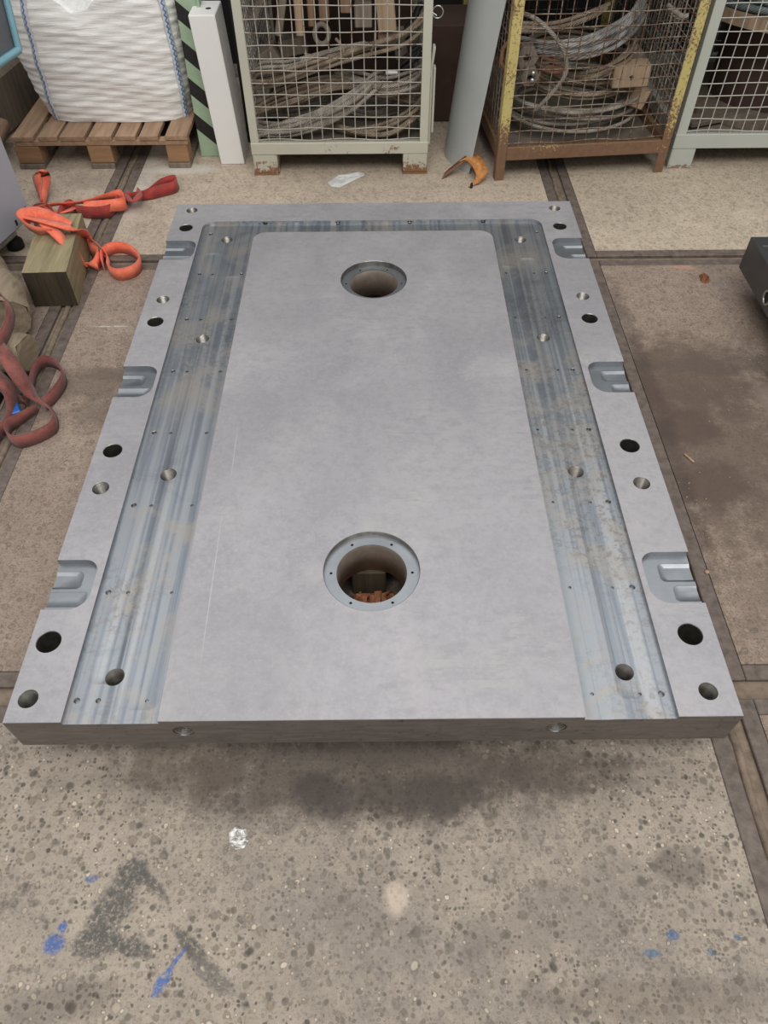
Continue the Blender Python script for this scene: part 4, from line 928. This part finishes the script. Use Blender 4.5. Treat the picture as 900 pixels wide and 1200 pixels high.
# ---------------------------------------------------------------- webbing straps
def strap(name, mat, label, runs, th=.004):
    mb = MB()
    for r in runs:
        P, A = path_ribbon(r, 8, th); lo = min((p.z-abs(a.z)) for p, a in zip(P, A))
        P = [Vector((p.x, p.y, max(p.z, abs(a.z)+.003))) for p, a in zip(P, A)]
        mb.ribbon(P, A, th)
    return single(name, mb, mat, label, 'strap')
W = .048
strap('webbing_strap', 'strap_orange', 'bright orange lifting strap with upright knotted end near the pallet', [
    [(50, 238, .03, .035, 80), (46, 222, .05, .05, 60), (43, 204, .09, .055, 30), (50, 200, .10, .05, 20), (54, 212, .06, .045, 60), (50, 238, .03, .035, 80)],
    [(40, 246, .03, .04, 50), (60, 240, .05, .04, 40), (95, 237, .055, .042, 40), (125, 231, .055, .05, 60), (142, 229, .05, .055, 85), (146, 238, .045, .055, 88), (128, 241, .05, .05, 70), (98, 242, .045, .045, 40)],
    [(40, 252, .02, .05, 20), (50, 243, .035, .05, 50), (70, 249, .03, .045, 20), (88, 243, .03, .04, 10)]])
strap('webbing_strap', 'strap_red', 'dark red lifting strap with a knotted loop pointing to the steel plate', [
    [(92, 248, .028, .055, 88), (110, 250, .028, .055, 88), (130, 247, .028, .055, 86), (140, 234, .028, .05, 80), (150, 231, .026, .045, 70), (158, 229, .024, .04, 70), (166, 228, .024, .04, 70), (174, 226, .026, .045, 75), (190, 215, .03, .05, 80), (206, 211, .03, .05, 85), (205, 219, .028, .05, 85), (185, 225, .026, .05, 80), (166, 230, .02, .03, 50)],
    [(152, 226, .02, .03, 80), (150, 232, .045, .035, 30), (156, 236, .045, .035, 20), (162, 230, .05, .04, 10), (160, 224, .02, .035, 60)],
    [(92, 248, .028, .055, 88), (84, 240, .028, .05, 88), (74, 246, .028, .05, 88), (70, 258, .028, .05, 88), (76, 272, .026, .045, 86), (96, 286, .024, .04, 86), (118, 298, .02, .035, 80), (128, 304, .02, .03, 60)],
    [(36, 254, .03, .06, 85), (46, 247, .03, .06, 88), (60, 248, .03, .06, 88), (66, 258, .03, .06, 88), (60, 268, .03, .06, 86), (42, 268, .03, .06, 86)]])
strap('webbing_strap', 'strap_orange', 'bright orange strap draped over the mossy timber, ending in a round loop', [
    [(84, 262, .165, .02, 20), (64, 256, .175, .045, 25), (42, 249, .18, .05, 30), (28, 254, .185, .06, 60), (28, 262, .18, .06, 70), (44, 270, .175, .055, 60), (62, 270, .17, .05, 40)],
    [(30, 255, .18, .03, 20), (55, 260, .185, .045, 15), (84, 268, .17, .05, 10), (100, 276, .10, .05, 30), (118, 290, .05, .045, 60), (127, 303, .03, .045, 85), (128, 316, .028, .05, 88), (140, 322, .028, .052, 88), (158, 317, .028, .052, 88), (165, 306, .028, .052, 88), (156, 295, .028, .05, 88), (142, 290, .028, .05, 88), (128, 292, .028, .05, 88), (120, 300, .028, .05, 88), (121, 312, .028, .05, 88)],
    [(50, 262, .178, .03, 5), (66, 274, .17, .045, 5), (80, 290, .12, .05, 15), (92, 305, .05, .05, 30), (104, 314, .012, .05, 50), (112, 310, .03, .05, 88), (116, 298, .035, .055, 88), (106, 290, .04, .055, 80), (102, 282, .05, .05, 60), (96, 274, .09, .045, 40)],
    [(80, 282, .03, .04, 20), (88, 290, .02, .05, 10), (96, 296, .012, .05, 5)]])
strap('webbing_strap', 'strap_maroon', 'dusty maroon webbing strap in standing loops at the left margin', [
    [(-14, 338, .23, .05, 60), (2, 346, .23, .05, 70), (12, 362, .22, .05, 80), (9, 384, .20, .05, 88), (-4, 408, .19, .05, 80)],
    [(-12, 396, .19, .05, 20), (4, 414, .18, .05, 10), (20, 438, .14, .05, 10), (36, 460, .08, .05, 20), (52, 474, .04, .05, 50), (64, 486, .027, .05, 85), (63, 500, .027, .05, 88), (45, 511, .027, .05, 88), (22, 518, .027, .05, 88), (10, 512, .027, .05, 88), (10, 500, .027, .05, 88), (24, 490, .028, .045, 85), (44, 478, .03, .04, 70)],
    [(30, 470, .03, .045, 80), (36, 452, .028, .045, 88), (42, 432, .027, .048, 88), (54, 423, .027, .05, 88), (70, 430, .027, .05, 88), (75, 444, .027, .05, 88), (66, 460, .027, .05, 88), (52, 474, .027, .048, 86)],
    [(-10, 436, .10, .05, 10), (8, 452, .08, .05, 30), (14, 474, .05, .05, 70), (10, 496, .03, .05, 85), (-8, 510, .03, .05, 85)],
    [(-10, 452, .03, .05, 85), (8, 462, .03, .045, 85), (30, 470, .03, .045, 80)]])

# ---------------------------------------------------------------- litter
def crumple(name, pts, mat, label, z=.006, n=9):
    mb = MB(); rnd = random.Random(len(label)); vs = []; c = sum((at(x, y) for x, y in pts), Vector())/len(pts); N = len(pts)
    for r in range(4):
        for i in range(N): p = at(*pts[i]); q = c.lerp(p, (1, .75, .5, .25)[r]); q.z = .001 if r == 0 else rnd.uniform(.002, z*1.8); vs.append(q)
    vs.append(Vector((c.x, c.y, z)))
    fs = [(r*N+i, r*N+(i+1) % N, (r+1)*N+(i+1) % N, (r+1)*N+i) for r in range(3) for i in range(N)]+[(3*N+i, 3*N+(i+1) % N, 4*N) for i in range(N)]
    mb.add(vs, fs); return single(name, mb, mat, label, 'litter')
def wrap_mat():
    k = NT('clear_wrapper'); v = k.pos((1, 3, 1), rot=(0, 0, .5)); n = k.noise(38, 3, .6, v, 1.0)
    k.set('Base Color', k.ramp(n, [(.4, srgb(136, 130, 122)), (.58, srgb(232, 232, 230))])); k.set('Roughness', .2); k.bump(n, .8, .004); return k.m
crumple('plastic_wrapper', [(268, 976), (276, 967), (288, 971), (292, 984), (286, 994), (276, 996), (269, 988)], wrap_mat(), 'crumpled clear plastic wrapper on the concrete in front of the plate')
crumple('plastic_foil', [(384, 214), (394, 206), (410, 203), (424, 202), (428, 205), (414, 212), (398, 220), (388, 219)], 'plastic', 'flattened clear plastic foil on the floor before the cream crate')
crumple('wood_chip', [(819, 323), (824, 322), (829, 326), (831, 331), (826, 333), (821, 330)], 'wood_fresh', 'orange-brown wood chip on the floor left of the dark steel plate', .012)
c = at(807, 538); single('wood_splinter', MB().box((c.x, c.y, .004), (.006, .042, .006), Matrix.Rotation(.5, 3, 'Z'), .001), 'wood_tan', 'pale splinter on the oil-stained slab right of the plate', 'litter')
c = at(763, 702); 
for (x, y, lb) in ((828, 667, 'pale pebble on the right-hand slab beside the near right pocket'), (779, 592, 'pale pebble beside the right edge of the plate, farther back')):
    c = at(x, y) if x != 828 else at(828, 671); single('pebble', MB().lathe([(0, 0), (.006, .001), (.007, .004), (.004, .007), (0, .008)], c, 8), 'wood_tan', lb, 'pebble')
mb = MB(); rnd = random.Random(5)
for i in range(170):
    x = rnd.uniform(.9, 1.5); y = rnd.gauss(1.7, .4)
    if rnd.random() < .45: x = rnd.uniform(-1.12, -.82); y = rnd.gauss(1.85, .25)
    if rnd.random() < .2: x = rnd.uniform(.89, .93); y = rnd.uniform(1.0, 1.5)
    s_ = rnd.uniform(.0012, .0026); mb.box((x, y, s_*.4), (s_*rnd.uniform(1, 3), s_, s_*.8), Matrix.Rotation(rnd.uniform(0, 3), 3, 'Z'))
o = single('scattered_crumbs', mb, 'wood_tan', 'tiny pale crumbs scattered on the concrete beside the plate', 'crumbs'); o['kind'] = 'stuff'
